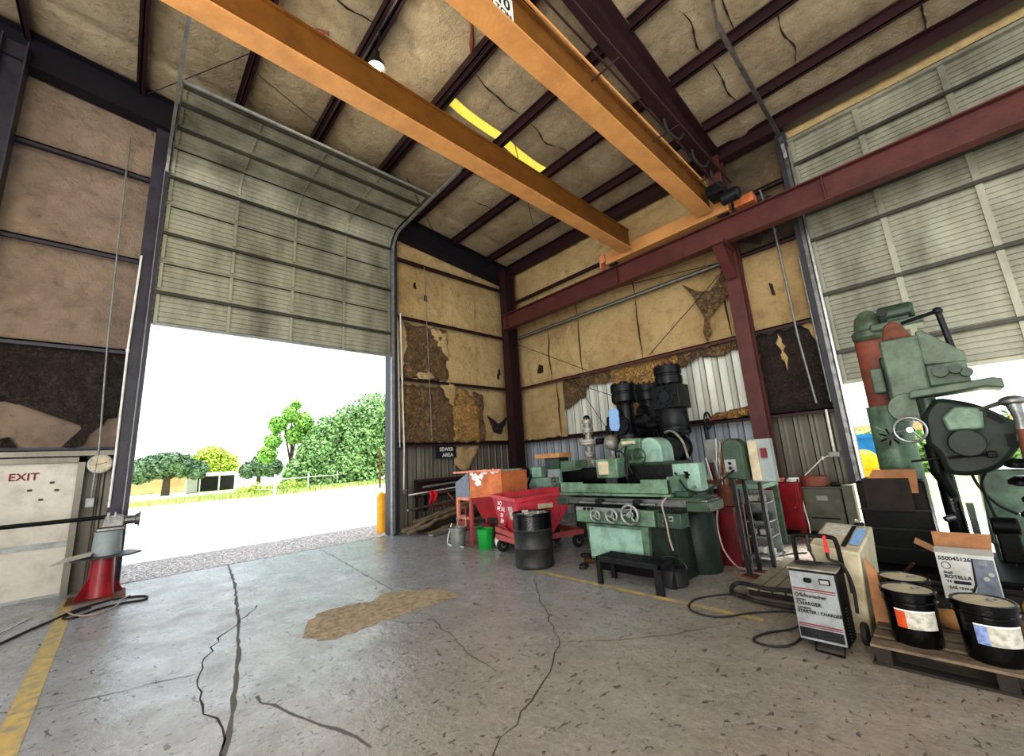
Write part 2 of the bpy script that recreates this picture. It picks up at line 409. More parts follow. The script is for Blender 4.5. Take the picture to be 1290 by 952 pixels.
# ---- ceiling
def sheet(ax, u0, u1, v0, v1, f, mat, name, parent, nu=24, nv=8, kind='structure', hole=None):
    """grid sheet; f(u,v)->xyz"""
    b = MB(); vs = []; fs = []
    for i in range(nu+1):
        for j in range(nv+1): vs.append(f(u0+(u1-u0)*i/nu, v0+(v1-v0)*j/nv))
    for i in range(nu):
        for j in range(nv):
            fs.append((i*(nv+1)+j, (i+1)*(nv+1)+j, (i+1)*(nv+1)+j+1, i*(nv+1)+j+1))
    return b.add(vs, fs).build(name, mat, parent, kind=kind, smooth=60)
PY = [-6.4,-4.9,-3.4,-1.9,-.42,1.06,2.52,4.03,5.5,6.95,8.4]
ceil = MB()
ceil.add([(-9.95,-8,roofz(-8)+.12),(6,-8,roofz(-8)+.12),(6,9.75,roofz(9.75)+.12),(-9.95,9.75,roofz(9.75)+.12),(-9.95,-8,roofz(-8)+.16),(6,-8,roofz(-8)+.16),(6,9.75,roofz(9.75)+.16),(-9.95,9.75,roofz(9.75)+.16)],
         [(0,3,2,1),(4,5,6,7),(0,1,5,4),(1,2,6,5),(2,3,7,6),(3,0,4,7)])
ceil = ceil.build('ceiling', 'galv', kind='structure', smooth=False)
edges = [-8]+PY+[9.6]
for k in range(len(edges)-1):
    y0, y1 = edges[k], edges[k+1]
    segs = [(-9.9, 5.9)]
    if 3.9 < y0 < 6.5: segs = [(-9.9, -5.74), (-5.52, 5.9)]
    for (x0, x1) in segs:
        def f(u, v, y0=y0, y1=y1, x1=x1, x0=x0):
            t = (v-y0)/(y1-y0); w = noise.noise(Vector((u*.9, v*.9, 3)))*.05+noise.noise(Vector((u*3, v*3, 1)))*.015
            seam = .05*math.exp(-((u+.6)%1.8-.9)**2*220)
            return (u, v, roofz(v)+.03-.09*math.sin(PI*max(0,min(1,t)))+w*math.sin(PI*t)+seam)
        sheet('Z', x0, x1, y0, y1, f, 'insul_roof', 'insulation_panel', ceil, nu=int((x1-x0)*9), nv=12)
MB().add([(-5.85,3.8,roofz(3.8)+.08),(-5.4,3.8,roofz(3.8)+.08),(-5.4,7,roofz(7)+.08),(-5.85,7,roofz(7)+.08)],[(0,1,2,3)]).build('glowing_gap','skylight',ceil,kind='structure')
def rsurf(y):
    for k in range(len(edges)-1):
        if edges[k] <= y <= edges[k+1]: return roofz(y)+.025-.09*math.sin(PI*(y-edges[k])/(edges[k+1]-edges[k]))
    return roofz(y)
# dark seam tapes and torn ends on the roof facing
for (x, ya, yb) in [(-7.2,-.3,1.0),(-5.4,1.2,2.5),(-3.6,1.2,2.5),(-4.6,1.3,2.4),(-4.9,4.2,5.4),(-4.9,5.7,6.9),(-1.7,6.0,7.0),(-.6,7.1,8.3),(-1.2,5.6,6.9),(-1.7,7.2,8.4),(1.0,8.5,9.3),(-6.6,5.7,6.8),(-7.6,6.2,6.9),(-3.4,7.2,8.2)]:
    pts = [(x+noise.noise(Vector((x, y_*2, 0)))*.12, y_, rsurf(y_)) for y_ in [ya+(yb-ya)*i/10 for i in range(11)]]
    MB().tube(pts, [.004+.018*math.sin(PI*i/10)*(.6+.4*math.sin(i*2.3+x)) for i in range(11)], 5).build('torn_seam', 'fiber_dark', ceil, kind='structure')
for pts in [[(-4.2,1.35,0),(-4.35,1.7,0),(-4.4,2.1,0),(-4.75,2.2,0),(-5.1,2.0,0)],[(-4.5,1.2,0),(-4.45,1.6,0),(-4.42,2.05,0)],[(-4.4,2.1,0),(-4.1,2.3,0)],[(-4.6,3.9,0),(-4.2,3.6,0),(-3.9,3.3,0)],[(-6.6,1.9,0),(-6.2,1.7,0),(-6.0,1.9,0)]]:
    pp_ = [Vector((q.x,q.y,rsurf(q.y)-.01)) for q in smooth_path([(p[0], p[1], 0) for p in pts], 5)]
    MB().tube(pp_, [.012+.03*abs(math.sin(i*.7)) for i in range(len(pp_))], 6).build('torn_facing', 'rust_red', ceil, kind='structure')
for i, y in enumerate(PY):
    b = MB(); z = roofz(y)-.1
    for (x0, x1) in ((-9.6, -2.62), (-2.38, 5.9)):
        b.box(x0, x1, y-.01, y+.01, z-.1, z+.1); b.box(x0, x1, y-.01, y+.07, z-.1, z-.085); b.box(x0, x1, y-.07, y+.01, z+.085, z+.1)
        if i in (6, 7): b.box(x0, x1, y-.14, y-.12, z-.1, z+.1); b.box(x0, x1, y-.14, y-.07, z-.1, z-.085)
    b.build('roof_beam', 'maroon', ceil, kind='structure')
    if i == 6 or i == 7: MB().box(-9.5,-2.7,y-.112,y-.018,z-.04,z-.03).build('shiny_strip','galv',ceil,kind='structure')
# rafters over the columns
b = MB()
for s in (0,): b.ibeam((-2.5,9.2,roofz(9.2)-.48),(-2.5,-8,roofz(-8)-.48), .3, .62, .02, .02)
b.build('trim_1', 'maroon', kind='structure')
b = MB(); b.ibeam((-9.62,9.5,roofz(9.5)-.42),(-9.62,-8,roofz(-8)-.42), .3, .66, .02, .02); b.build('trim_2', 'dark_steel', kind='structure')
b = MB(); b.ibeam((-9.9,9.3,roofz(9.3)-.2),(5.9,9.3,roofz(9.3)-.2), .25, .34, .02, .02); b.build('trim_3', 'maroon', kind='structure')

# ---- walls
def corrug(ax, u0, u1, z0, z1, off, sgn, pitch=.3, depth=.03, major=.035):
    """ribbed metal sheet along u, facing sgn"""
    b = MB(); pts = []; u = u0
    while u < u1:
        for du, d in ((0,0),(pitch*.62,0),(pitch*.7,depth),(pitch*.92,depth)): 
            if u+du <= u1: pts.append((u+du, d))
        u += pitch
    pts.append((u1, 0)); vs = []
    for u, d in pts:
        for z in (z0, z1):
            vs.append((off+sgn*d, u, z) if ax == 'X' else (u, off+sgn*d, z))
    b.add(vs, [(2*i, 2*i+2, 2*i+3, 2*i+1) for i in range(len(pts)-1)]); return b
wl = MB(); 
wl.box(-9.98,-9.93,-8,.0,0,9.9); wl.box(-9.98,-9.93,5.0,9.75,0,9.9); wl.box(-9.98,-9.93,0,5.0,7.6,9.9)
wl = wl.build('wall_left', 'siding', kind='structure', smooth=False)
for (a, c_) in ((-8, -1.75), (-1.75, .0), (5.0, 9.6)): corrug('X', a, c_, 0, 2.3, -9.91, 1, .26).build('metal_siding', 'siding_y', wl, kind='structure', smooth=False)
ZG = [2.18, 3.92, 5.66, 7.38]
def facing(wall, ax, u0, u1, z0, z1, off, mat, amp=.05, seams=1.2, holes=()):
    def f(u, v):
        t = (v-z0)/(z1-z0); s = math.sin(PI*t); e = .03*math.exp(-((u-u0)%seams-seams/2)**2*300)
        d = amp*s+noise.noise(Vector((u*1.1, v*1.1, off)))*.03*s-e*s+noise.noise(Vector((u*4, v*4, off)))*.008
        return (off+d, u, v) if ax == 'X' else (u, off-d, v)
    nu = max(4, int((u1-u0)*10)); nv = 14
    b = MB(); vs = []; fs = []
    for i in range(nu+1):
        for j in range(nv+1): vs.append(f(u0+(u1-u0)*i/nu, z0+(z1-z0)*j/nv))
    for i in range(nu):
        for j in range(nv): fs.append((i*(nv+1)+j, (i+1)*(nv+1)+j, (i+1)*(nv+1)+j+1, i*(nv+1)+j+1))
    return b.add(vs, fs).build('insulation_panel', mat, wall, kind='structure', smooth=60)
def torn(wall, ax, poly, off, mat, thick=.04, name='torn_insulation', seed=1, bulge=.05, label=None, rough=.05):
    r = random.Random(seed); P = []
    for i in range(len(poly)):
        a, c_ = Vector((*poly[i],0)), Vector((*poly[(i+1)%len(poly)],0)); n = max(1, int((c_-a).length/.1))
        for k in range(n):
            p = a.lerp(c_, k/n); P.append((p.x+(r.uniform(-rough,rough) if k else 0), p.y+(r.uniform(-rough,rough) if k else 0)))
    cx = sum(p[0] for p in P)/len(P); cz = sum(p[1] for p in P)/len(P)
    b = MB(); vs = []; fs = []; R = 8; n = len(P); sg = 1 if ax == 'X' else -1
    for j in range(R+1):
        for p in P:
            t = j/R; u, v = cx+(p[0]-cx)*(1-t), cz+(p[1]-cz)*(1-t)
            d = (thick if j else 0)+bulge*min(1, t*3)*(.6+.8*noise.noise(Vector((u*2.5, v*2.5, seed))))+(noise.noise(Vector((u*9, v*9, seed)))*.03 if j else 0)
            vs.append((off+sg*d, u, v) if ax == 'X' else (u, off+sg*d, v))
    for j in range(R):
        for i in range(n): fs.append((j*n+i, j*n+(i+1)%n, (j+1)*n+(i+1)%n, (j+1)*n+i))
    return b.add(vs, fs).build(name, mat, wall, kind='structure', smooth=80, label=label)
def girt(wall, ax, u0, u1, z, off, mat='maroon'):
    b = MB()
    if ax == 'X': b.box(off-.2, off, u0, u1, z-.012, z+.012); b.box(off-.012, off, u0, u1, z-.07, z+.012); b.box(off-.2, off-.19, u0, u1, z, z+.07)
    else: b.box(u0, u1, off, off+.2, z-.012, z+.012); b.box(u0, u1, off, off+.012, z-.07, z+.012); b.box(u0, u1, off+.19, off+.2, z, z+.07)
    return b.build('girt', mat, wall, kind='structure')
FA = -9.84
for (z0, z1, m) in ((3.92,5.66,'insul_cool'),(5.66,7.38,'insul_cool'),(7.38,9.2,'insul_cool')):
    facing(wl, 'X', -8, 0, z0, z1, FA, m)
facing(wl, 'X', -8, 0, 2.2, 3.92, FA-.03, 'insul_cool')
torn(wl, 'X', [(-4,3.9),(-.03,3.9),(-.03,3.1),(-.15,2.75),(-.45,2.55),(-.7,2.9),(-1.0,3.0),(-1.5,2.95),(-2.4,2.6),(-4,2.5)], FA+.03, 'fiber_dark', seed=3, label='dark torn insulation above the exit door')
torn(wl, 'X', [(-.75,2.25),(-.35,2.85),(-.25,2.8),(-.5,2.3)], FA+.05, 'fiber_dark', thick=.01, bulge=.01, seed=5)
torn(wl, 'X', [(-2.2,2.25),(-1.2,2.25),(-1.3,2.42),(-1.5,2.3)], FA+.05, 'fiber_dark', thick=.01, bulge=.01, seed=6)
for (z0, z1) in ((5.66,7.38),(7.38,8.6),(3.92,5.66)): facing(wl, 'X', 5.0, 9.6, z0, z1, FA, 'insul_wall')
facing(wl, 'X', 5.0, 9.6, 2.2, 3.92, FA-.03, 'insul_wall')
facing(wl, 'X', 0, 5.0, 7.5, 9.2, FA, 'insul_cool')
torn(wl, 'X', [(5.35,5.55),(6.8,5.57),(6.8,3.97),(5.33,3.97)], FA+.02, 'fiber_brown', seed=8, label='brown exposed insulation beside the tall roll-up door')
torn(wl, 'X', [(5.6,4.05),(6.1,4.25),(6.3,4.05),(6.1,3.97)], FA+.09, 'insul_wall', thick=.01, bulge=.02, seed=9)
torn(wl, 'X', [(6.2,5.5),(6.8,5.5),(6.8,4.7),(6.4,5.0)], FA+.08, 'insul_wall', thick=.01, bulge=.03, seed=19, rough=.09)
torn(wl, 'X', [(5.29,3.8),(6.95,3.8),(6.95,2.23),(5.27,2.23)], FA+.02, 'fiber_brown', seed=10)
torn(wl, 'X', [(6.95,3.5),(7.3,3.85),(7.7,3.6),(7.95,3.1),(7.9,2.23),(6.93,2.23)], FA+.03, 'fiber_yellow', seed=11, label='bright yellow fibre showing through the wall facing')
torn(wl, 'X', [(7.7,3.75),(8.08,3.7),(8.08,2.25),(7.85,2.3),(7.95,3.0)], FA+.02, 'fiber_brown', seed=12)
torn(wl, 'X', [(8.2,3.05),(8.45,2.5),(8.75,2.45),(9.15,3.1),(8.8,2.7),(8.6,2.65),(8.5,2.7)], FA+.05, 'fiber_dark', thick=.01, bulge=.01, seed=14, rough=.02)
torn(wl, 'X', [(6.8,4.0),(6.95,3.95),(6.9,3.2),(6.6,3.5),(6.4,3.9)], FA+.16, 'insul_wall', thick=.01, bulge=.03, seed=15, name='hanging_flap')
torn(wl, 'X', [(6.93,2.2),(7.98,2.2),(7.8,1.95),(7.45,1.42),(7.2,1.35),(6.95,1.6)], -9.84, 'insul_wall', thick=.04, bulge=.05, seed=16, name='hanging_flap', label='pale facing flap hanging over the metal siding', rough=.02)
for (y, z) in ((5.7,6.75),(6.05,6.45),(8.75,4.35),(8.8,4.5)): torn(wl, 'X', [(y-.05,z-.1),(y+.06,z-.12),(y+.03,z+.1),(y-.04,z+.06)], FA+.06, 'fiber_dark', thick=.01, bulge=.01, seed=int(y*9), rough=.01)
for z in ZG:
    girt(wl, 'X', -8, -.02, z, XA, 'jamb'); girt(wl, 'X', 5.02, 9.1, z, XA)
# back wall
wb = MB(); wb.box(-9.98,-1.2,9.68,9.72,0,8.4); wb.box(-1.2,6,9.68,9.72,7.9,8.4)
wb = wb.build('wall_back', 'siding', kind='structure', smooth=False)
corrug('Y', -9.9, -2.6, 0, 2.2, 9.66, -1, .3).build('metal_siding', 'siding_cool', wb, kind='structure', smooth=False)
corrug('Y', -9.9, -2.6, 2.2, 4.0, 9.66, -1, .3).build('metal_siding', 'siding_bright', wb, kind='structure', smooth=False)
corrug('Y', -2.5, -1.2, 0, 2.3, 9.64, -1, .26).build('metal_siding', 'siding_x', wb, kind='structure', smooth=False)
FB = 9.54
for (z0, z1) in ((3.92,5.66),(5.66,6.9),(6.9,8.3)):
    facing(wb, 'Y', -9.8, -2.65, z0, z1, FB, 'insul_wall'); facing(wb, 'Y', -2.4, -1.2, z0, z1, FB, 'insul_wall' if z0<5 else 'insul_soot_shade')
facing(wb, 'Y', -9.8, -7.72, 2.2, 3.92, FB, 'insul_wall')
facing(wb, 'Y', -1.25, 6, 7.85, 8.3, FB, 'insul_wall')
torn(wb, 'Y', [(-7.74,3.9),(-6.0,3.9),(-6.1,3.55),(-6.78,3.66),(-6.95,3.3),(-7.4,3.12),(-7.7,3.0)], FB+.02, 'fiber_brown', seed=21)
torn(wb, 'Y', [(-6.05,3.9),(-4.1,3.9),(-4.2,3.3),(-4.3,2.3),(-5.0,2.2),(-5.9,2.2),(-6.0,3.0)], FB+.02, 'fiber_yellow', seed=22, label='yellow exposed insulation behind the flanged valve stacks')
torn(wb, 'Y', [(-4.15,3.9),(-2.6,3.9),(-2.7,3.72),(-3.2,3.6),(-3.6,3.72),(-4.1,3.5)], FB+.0, 'fiber_brown', seed=23)
torn(wb, 'Y', [(-3.6,2.28),(-3.2,2.36),(-2.6,2.4),(-2.6,2.2),(-3.6,2.14)], 9.5, 'fiber_yellow', seed=24, bulge=.08)
torn(wb, 'Y', [(-2.4,3.85),(-1.22,3.85),(-1.22,2.22),(-2.4,2.2)], FB-.02, 'fiber_dark', seed=25, label='blackened insulation beside the right-hand roll-up door')
torn(wb, 'Y', [(-2.0,3.8),(-1.9,3.5),(-1.95,3.0),(-2.05,3.3)], FB-.1, 'insul_wall', thick=.01, bulge=.02, seed=26)
torn(wb, 'Y', [(-1.6,3.85),(-1.25,3.85),(-1.3,3.3),(-1.45,3.6)], FB-.1, 'insul_wall', thick=.01, bulge=.02, seed=27)
torn(wb, 'Y', [(-8.7,4.3),(-8.45,4.28),(-8.42,4.5),(-8.6,4.6)], FB-.05, 'fiber_dark', thick=.01, bulge=.02, seed=28, rough=.02)
torn(wb, 'Y', [(-3.35,3.93),(-3.4,4.2),(-3.3,4.45),(-3.4,4.75),(-3.52,5.15),(-3.72,5.5),(-3.4,5.2),(-3.1,5.1),(-2.95,5.25),(-2.75,5.5),(-2.72,4.85),(-3.0,4.7),(-3.25,4.45),(-3.22,4.15)], FB-.14, 'fiber_brown', thick=.02, bulge=.04, seed=29, name='hanging_flap', label='ragged brown insulation scrap hanging like a pelt', rough=.01)
torn(wb, 'Y', [(-2.3,6.7),(-1.7,6.8),(-1.5,6.2),(-2.0,5.8),(-2.35,6.0)], FB-.05, 'fiber_dark', thick=.01, bulge=.03, seed=30)
torn(wb, 'Y', [(-1.98,4.9),(-1.92,4.85),(-1.9,4.6),(-1.96,4.62)], FB-.07, 'fiber_dark', thick=.01, bulge=.01, seed=31, rough=.005)
for x, za, zb in ((-6.9,3.95,5.6),(-8.1,3.95,5.6),(-5.0,3.95,5.6),(-5.0,5.7,6.8),(-6.9,5.7,6.8),(-2.85,3.95,5.6),(-7.9,2.2,3.9)):
    MB().tube([(x+noise.noise(Vector((x,z*2,0)))*.05, FB-.06-.045*math.sin(PI*(z-za)/(zb-za)), z) for z in [za+(zb-za)*i/12 for i in range(13)]], [.004+.014*math.sin(PI*i/12) for i in range(13)], 5).build('torn_seam','fiber_dark',wb,kind='structure')
for z in ZG[:3]+[6.95]:
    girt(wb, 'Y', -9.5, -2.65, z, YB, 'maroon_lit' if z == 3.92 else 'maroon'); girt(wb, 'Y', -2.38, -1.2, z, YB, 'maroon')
MB().tube([(-9.4,9.3,5.6),(-2.7,9.3,5.6)], .035, 10).build('trim_4','galv',kind='structure')
# steel columns
def column(x, y, w, d, z1, n, mat='maroon', ax='Y', z0=0):
    b = MB(); b.ibeam((x,y,z0),(x,y,z1), w, d, .02, .015, (0,1,0) if ax == 'Y' else (1,0,0))
    b.box(x-w*.6, x+w*.6, y-d*.6, y+d*.6, z0, z0+.02)
    o = b.build('steel_column', mat, kind='structure'); o['label'] = n; return o
column(-9.42, 9.05, .3, .42, 8.0, 'dark red steel column standing in the corner')
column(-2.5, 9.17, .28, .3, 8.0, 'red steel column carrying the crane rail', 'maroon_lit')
column(-9.5, -1.95, .3, .3, 9.0, 'dark steel column left of the tall doorway', 'jamb')
b = MB(); b.prism([(8.92,5.05),(8.92,5.7),(8.3,5.7)], -2.6, -2.4, 'X'); b.box(-2.65,-2.35,8.3,8.95,5.62,5.7); b.build('column_bracket', 'maroon_lit', bpy.data.objects['steel_column.001'], kind='structure')
# jamb channels of the tall door
b = MB(); b.box(-9.95,-9.6,-.12,.12,0,8.5); b.box(-9.62,-9.5,.08,.13,0,7.55); b.build('trim_5','jamb',kind='structure')
b = MB(); b.box(-9.95,-9.6,4.88,5.05,0,8.0); b.build('trim_6','jamb',kind='structure')
b = MB(); b.box(-9.62,-9.55,.1,.14,0,7.5); b.build('trim_7','galv',kind='structure')
b = MB(); b.box(-9.62,-9.53,4.86,4.9,0,7.5); b.build('trim_8','galv',kind='structure')

# ---- sectional roll-up door of the tall doorway: door_1
def door_path(z0, n, h, xw, r, ax_in, slope=.06):
    """list of (offset inward, z) every small step, and seam indices"""
    zt = 7.45; pts = []; total = n*h; s = 0; step = h/6
    vert = zt-z0; arc = r*PI/2*.96
    k = 0
    while s <= total+1e-6:
        if s <= vert: p = (0, z0+s); nrm = (1, 0)
        elif s <= vert+arc:
            a = (s-vert)/r; p = (r-r*math.cos(a), zt+r*math.sin(a)); nrm = (math.cos(a), -math.sin(a))
        else:
            a = arc/r; q = s-vert-arc; p = (r-r*math.cos(a)+q*math.sin(a)*1, zt+r*math.sin(a)+q*math.cos(a)); nrm = (math.cos(a), -math.sin(a))
        pts.append((p, nrm, k)); s += step; k += 1
    return pts
d1 = bpy.data.objects.new('door_1', None); C.objects.link(d1); d1['kind'] = 'structure'; d1['label'] = 'tall sectional overhead door, raised halfway'
P = door_path(4.46, 9, .61, 0, .55, 1)[:-2]
XD = -9.62
def curtain(P, lo, hi, per, fn, door, mat, x_a, x_b):
    for s in range(lo, hi):
        seg = P[s*per:(s+1)*per+1]; b = MB(); vs = []; rows = 0
        for i in range(len(seg)-1):
            (p, n, k), (q, n2, _) = seg[i], seg[i+1]
            for t, off in ((0,0),(.3,.0),(.34,-.02),(.6,-.02),(.64,0)):
                u = (p[0]*(1-t)+q[0]*t, p[1]*(1-t)+q[1]*t); off2 = off
                vs += [fn(u[0]+n[0]*off2, u[1]+n[1]*off2, x_a), fn(u[0]+n[0]*off2, u[1]+n[1]*off2, x_b)]; rows += 1
        p, n, k = seg[-1]; vs += [fn(p[0], p[1], x_a), fn(p[0], p[1], x_b)]; rows += 1
        b.add(vs, [(2*i, 2*i+1, 2*i+3, 2*i+2) for i in range(rows-1)])
        b.build('door_section', mat, door, kind='structure', smooth=25)
f1 = lambda off, z, y: (XD+off, y, z)
curtain(P, 0, 9, 6, f1, d1, 'rolldoor', .14, 4.86)
def along(P, a, c_, per, lift, fn, u, w, t):
    """bar following the door from sample a to c_"""
    b = MB(); prev = None; vs = []
    for (p, n, k) in P[a:c_+1]:
        q0 = (p[0]+n[0]*lift, p[1]+n[1]*lift); q1 = (p[0]+n[0]*(lift+t), p[1]+n[1]*(lift+t))
        vs += [fn(*q0, u-w/2), fn(*q0, u+w/2), fn(*q1, u+w/2), fn(*q1, u-w/2)]
    m = len(vs)//4; fs = []
    for i in range(m-1):
        for j in range(4): fs.append((i*4+j, i*4+(j+1)%4, (i+1)*4+(j+1)%4, (i+1)*4+j))
    fs += [(3,2,1,0), tuple((m-1)*4+j for j in range(4))]
    return b.add(vs, fs)
for u in (.19, 1.3, 2.46, 3.62, 4.8):
    for s in range(9): along(P, s*6+(s>0), s*6+6, 6, .006, f1, u, .055, .028).build('door_stile', 'rolldoor_rib', d1, kind='structure')
for s, t in ((0,.05),(1,.06),(3,.05),(5,.05),(7,.05),(8,.07),(9,.05)):
    p, n, k = P[min(s*6, len(P)-1)]
    a = (p[0]+n[0]*.05, p[1]+n[1]*.05); b = MB(); b.bar(f1(*a,.16), f1(*a,4.84), t, .05); b.build('door_strut', 'strut' if s else 'galv', d1, kind='structure')
for s in (2,4,6):
    p, n, k = P[s*6]; a = (p[0]+n[0]*.01, p[1]+n[1]*.01); MB().bar(f1(*a,.16), f1(*a,4.84), .02, .02).build('door_strut','steel_dark',d1,kind='structure')
P2 = door_path(.05, 15, .75, 0, .55, 1)
# track: up the jamb, round the bend and in under the roof
for y in (.1, 4.9):
    pts = [(XD+.07, y, .05), (XD+.07, y, 7.45)]+[(XD+.55-.48*math.cos(a), y, 7.45+.48*math.sin(a)) for a in (.3,.6,.9,1.2,1.5)]+[(-6.35, y, 8.02 if y > 1 else 8.12)]
    if y < 1: pts[-1] = (-6.2, y, 8.1)
    b = MB()
    for i in range(len(pts)-1): b.bar(pts[i], pts[i+1], .05, .07)
    b.bar(pts[-1], (pts[-1][0], y, roofz(y)-.05), .03, .03)
    b.build('door_track', 'galv', d1, kind='structure')
p_,n_,k_ = P[-1]; MB().tube([(XD+p_[0]+.06,.1,p_[1]-.0),(XD+p_[0]+.06,4.9,p_[1]-.0)], .035, 10).build('torsion_bar','galv',d1,kind='structure')

# ---- right-hand roll-up door in the back wall: door_2
d2 = bpy.data.objects.new('door_2', None); C.objects.link(d2); d2['kind'] = 'structure'; d2['label'] = 'wide sectional overhead door behind the drill press, mostly lowered'
n2 = 9; h2 = .565
Pb = [((0, 2.62+i*h2/6), (1, 0), i) for i in range(n2*6+1)]
f2 = lambda off, z, x: (x, YB+.12-off, z)
curtain(Pb, 0, n2, 6, f2, d2, 'rolldoor', -1.2, 5.6)
for u in (-1.12, -.08, 1.05, 2.18, 3.3, 4.4):
    for s in range(n2): along(Pb, s*6, s*6+6, 6, .004, f2, u, .085, .03).build('door_stile','rolldoor_rib',d2,kind='structure')
for s in (0,1,3,5,6,8,9):
    MB().bar(f2(.05,2.62+s*h2,-1.18), f2(.05,2.62+s*h2,5.6), .06, .06).build('door_strut','rolldoor_rib' if s in (0,9) else 'strut',d2,kind='structure')
b = MB(); pts = [(-1.22, YB-.03, .05), (-1.22, YB-.03, 7.3)]
pts += [(-1.22, YB-.03-.45*(1-math.cos(a)), 7.3+.4*math.sin(a)) for a in (.4,.8,1.2,1.5)]+[(-1.22, 5.85, 7.75)]
for i in range(len(pts)-1): b.bar(pts[i], pts[i+1], .06, .08)
b.bar(pts[-1],(-1.22,5.85,8.5),.04,.04)
b.build('door_track','steel',d2,kind='structure')
b = MB(); b.box(-1.34,-1.16,9.3,9.7,0,7.9); b.build('trim_9','jamb',kind='structure')
b = MB(); b.box(-1.165,-1.13,9.26,9.34,.3,7.5); b.build('trim_10','steel_bright',kind='structure')

# ---- exit door: door_3
d3 = MB().box(-9.8,-9.74,-1.85,-.52,0,2.0).build('door_3','door_cream',kind='structure',bevel=.005)
d3['label'] = 'scuffed cream steel door stencilled EXIT'
text('EXIT', .15, (-9.735,-1.08,1.80), (0,1,0), (0,0,1), 'ink_red', 'lettering', d3, .001)
b = MB(); b.box(-9.82,-9.68,-.52,-.44,0,2.08); b.box(-9.82,-9.68,-2.0,-.44,2.0,2.08); b.box(-9.86,-9.64,-2.1,.0,2.1,2.18); b.build('door_frame','siding',d3,kind='structure')
b = MB(); b.box(-9.74,-9.725,-1.85,-.52,.72,.80); b.box(-9.74,-9.725,-1.85,-.52,0,.04); b.build('kick_strip','galv',d3,kind='structure')
for (y,z) in ((-1.0,1.6),(-.87,1.45),(-.72,1.58),(-.78,1.7)): MB().cbox((-9.737,y,z),(.006,.05,.03)).build('dent_patch','wall_dark',d3,kind='structure')
# ================================================================== overhead crane
rb = thing('crane_runway_beam','dark red steel crane rail beam running along the back wall','beam',(-2,8.6,5.95))
b = MB(); b.ibeam((-9.2,8.6,5.95),(5.9,8.6,5.95),.22,.5,.025,.02)
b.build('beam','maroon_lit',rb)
MB().box(-9.2,5.9,8.57,8.63,6.2,6.235).build('rail','steel_dark',rb)
for x in (-9.0,-4.9,-.7,3): MB().box(x-.01,x+.01,8.5,8.7,5.74,6.16).build('stiffener','maroon_lit',rb)
cr = thing('bridge_crane','yellow twin girder overhead travelling crane','crane',(-3.6,2,6.4))
def girder(x0, x1, name='girder'):
    b = MB(); z0 = 6.36; h = .5; xc = (x0+x1)/2; w = x1-x0
    b.box(x0,x1,-7,8.35,z0,z0+.03); g = b.build(name,'crane',cr)
    MB().box(x0+.045,x1-.035,-7,8.35,z0+.03,z0+h-.03).build('web','crane_shade',g); MB().box(x0+.02,x1-.0,-7,8.35,z0+h-.03,z0+h).build('top_flange','crane_shade',g)
    return g
g1 = girder(-4.62,-4.33); g2 = girder(-2.76,-2.46)
MB().box(-4.50,-4.45,-7,8.3,6.86,6.90).build('rail','steel_dark',g1); MB().box(-2.64,-2.59,-7,8.3,6.86,6.90).build('rail','steel_dark',g2)
# end truck riding on the runway
b = MB(); b.box(-5.15,-2.2,8.48,8.72,6.32,6.62); e = b.build('end_truck','crane',cr,bevel=.01)
for x in (-5.0,-2.35): MB().lathe([(.12,-.05),(.12,.05)],(x,8.6,6.355),'Y',18).build('wheel','steel_dark',e)
b = MB(); b.box(-5.3,-5.15,8.46,8.74,6.4,6.6); b.box(-5.34,-5.3,8.5,8.7,6.3,6.5); b.build('bumper','orange_pale',cr)
# festoon walkway frame beside the second girder
b = MB()
for x, z in ((-2.18,6.62),(-1.98,6.62)): b.tube([(x,-6.5,z),(x,8.1,z)],.016,6)
for i in range(9): b.tube([(-2.45,-6+i*1.7,6.62),(-1.98,-6+i*1.7,6.62)],.014,6)
b.build('festoon_frame','maroon',cr)
MB().tube([(-2.40,-6.8,6.8),(-2.40,8.0,6.8)],.02,6).build('conduit','crane',cr)
for y in (5.6,6.6,7.4):
    MB().tube(smooth_path([(-2.1,y,6.62),(-2.1,y+.1,6.45),(-2.05,y+.35,6.42),(-2.02,y+.5,6.6)],4),.02,6).build('festoon_cable','rubber',cr)
b = MB(); b.box(-2.40,-2.1,7.9,8.3,6.45,6.65); b.build('drive_box','steel_dark',cr,bevel=.01)
b = MB(); b.lathe([(.11,0),(.13,.02),(.13,.3),(.1,.34)],(-2.2,8.1,6.36),'X',14); b.build('drive_motor','steel_dark',cr)
b = MB(); b.box(-2.1,-1.75,8.5,8.75,6.3,6.48); b.build('bumper','orange',cr)
# capacity plate
sg = MB().box(-2.494,-2.488,2.46,2.76,6.39,6.74).build('capacity_plate','white',cr,label='white plate lettered 10 TON')
text('10',.21,(-2.486,2.61,6.60),(0,1,0),(0,0,1),'ink','lettering',sg)
text('TON',.11,(-2.486,2.61,6.45),(0,1,0),(0,0,1),'ink','lettering',sg)
# pendant light
t = thing('high_bay_light','lit high bay lamp hanging beside the yellow girder','light',(-5.28,2.43,8.0))
MB().lathe([(.05,.25),(.06,.12),(.13,.02),(.15,-.08)],(-5.28,2.43,8.08),'Z',18).build('reflector','steel_dark',t)
MB().ball((-5.28,2.43,8.0),.075,8).build('bulb','lamp_glow',t)
MB().tube([(-5.28,2.43,8.3),(-5.28,2.5,8.9)],.012,6).build('hanger','steel_dark',t)
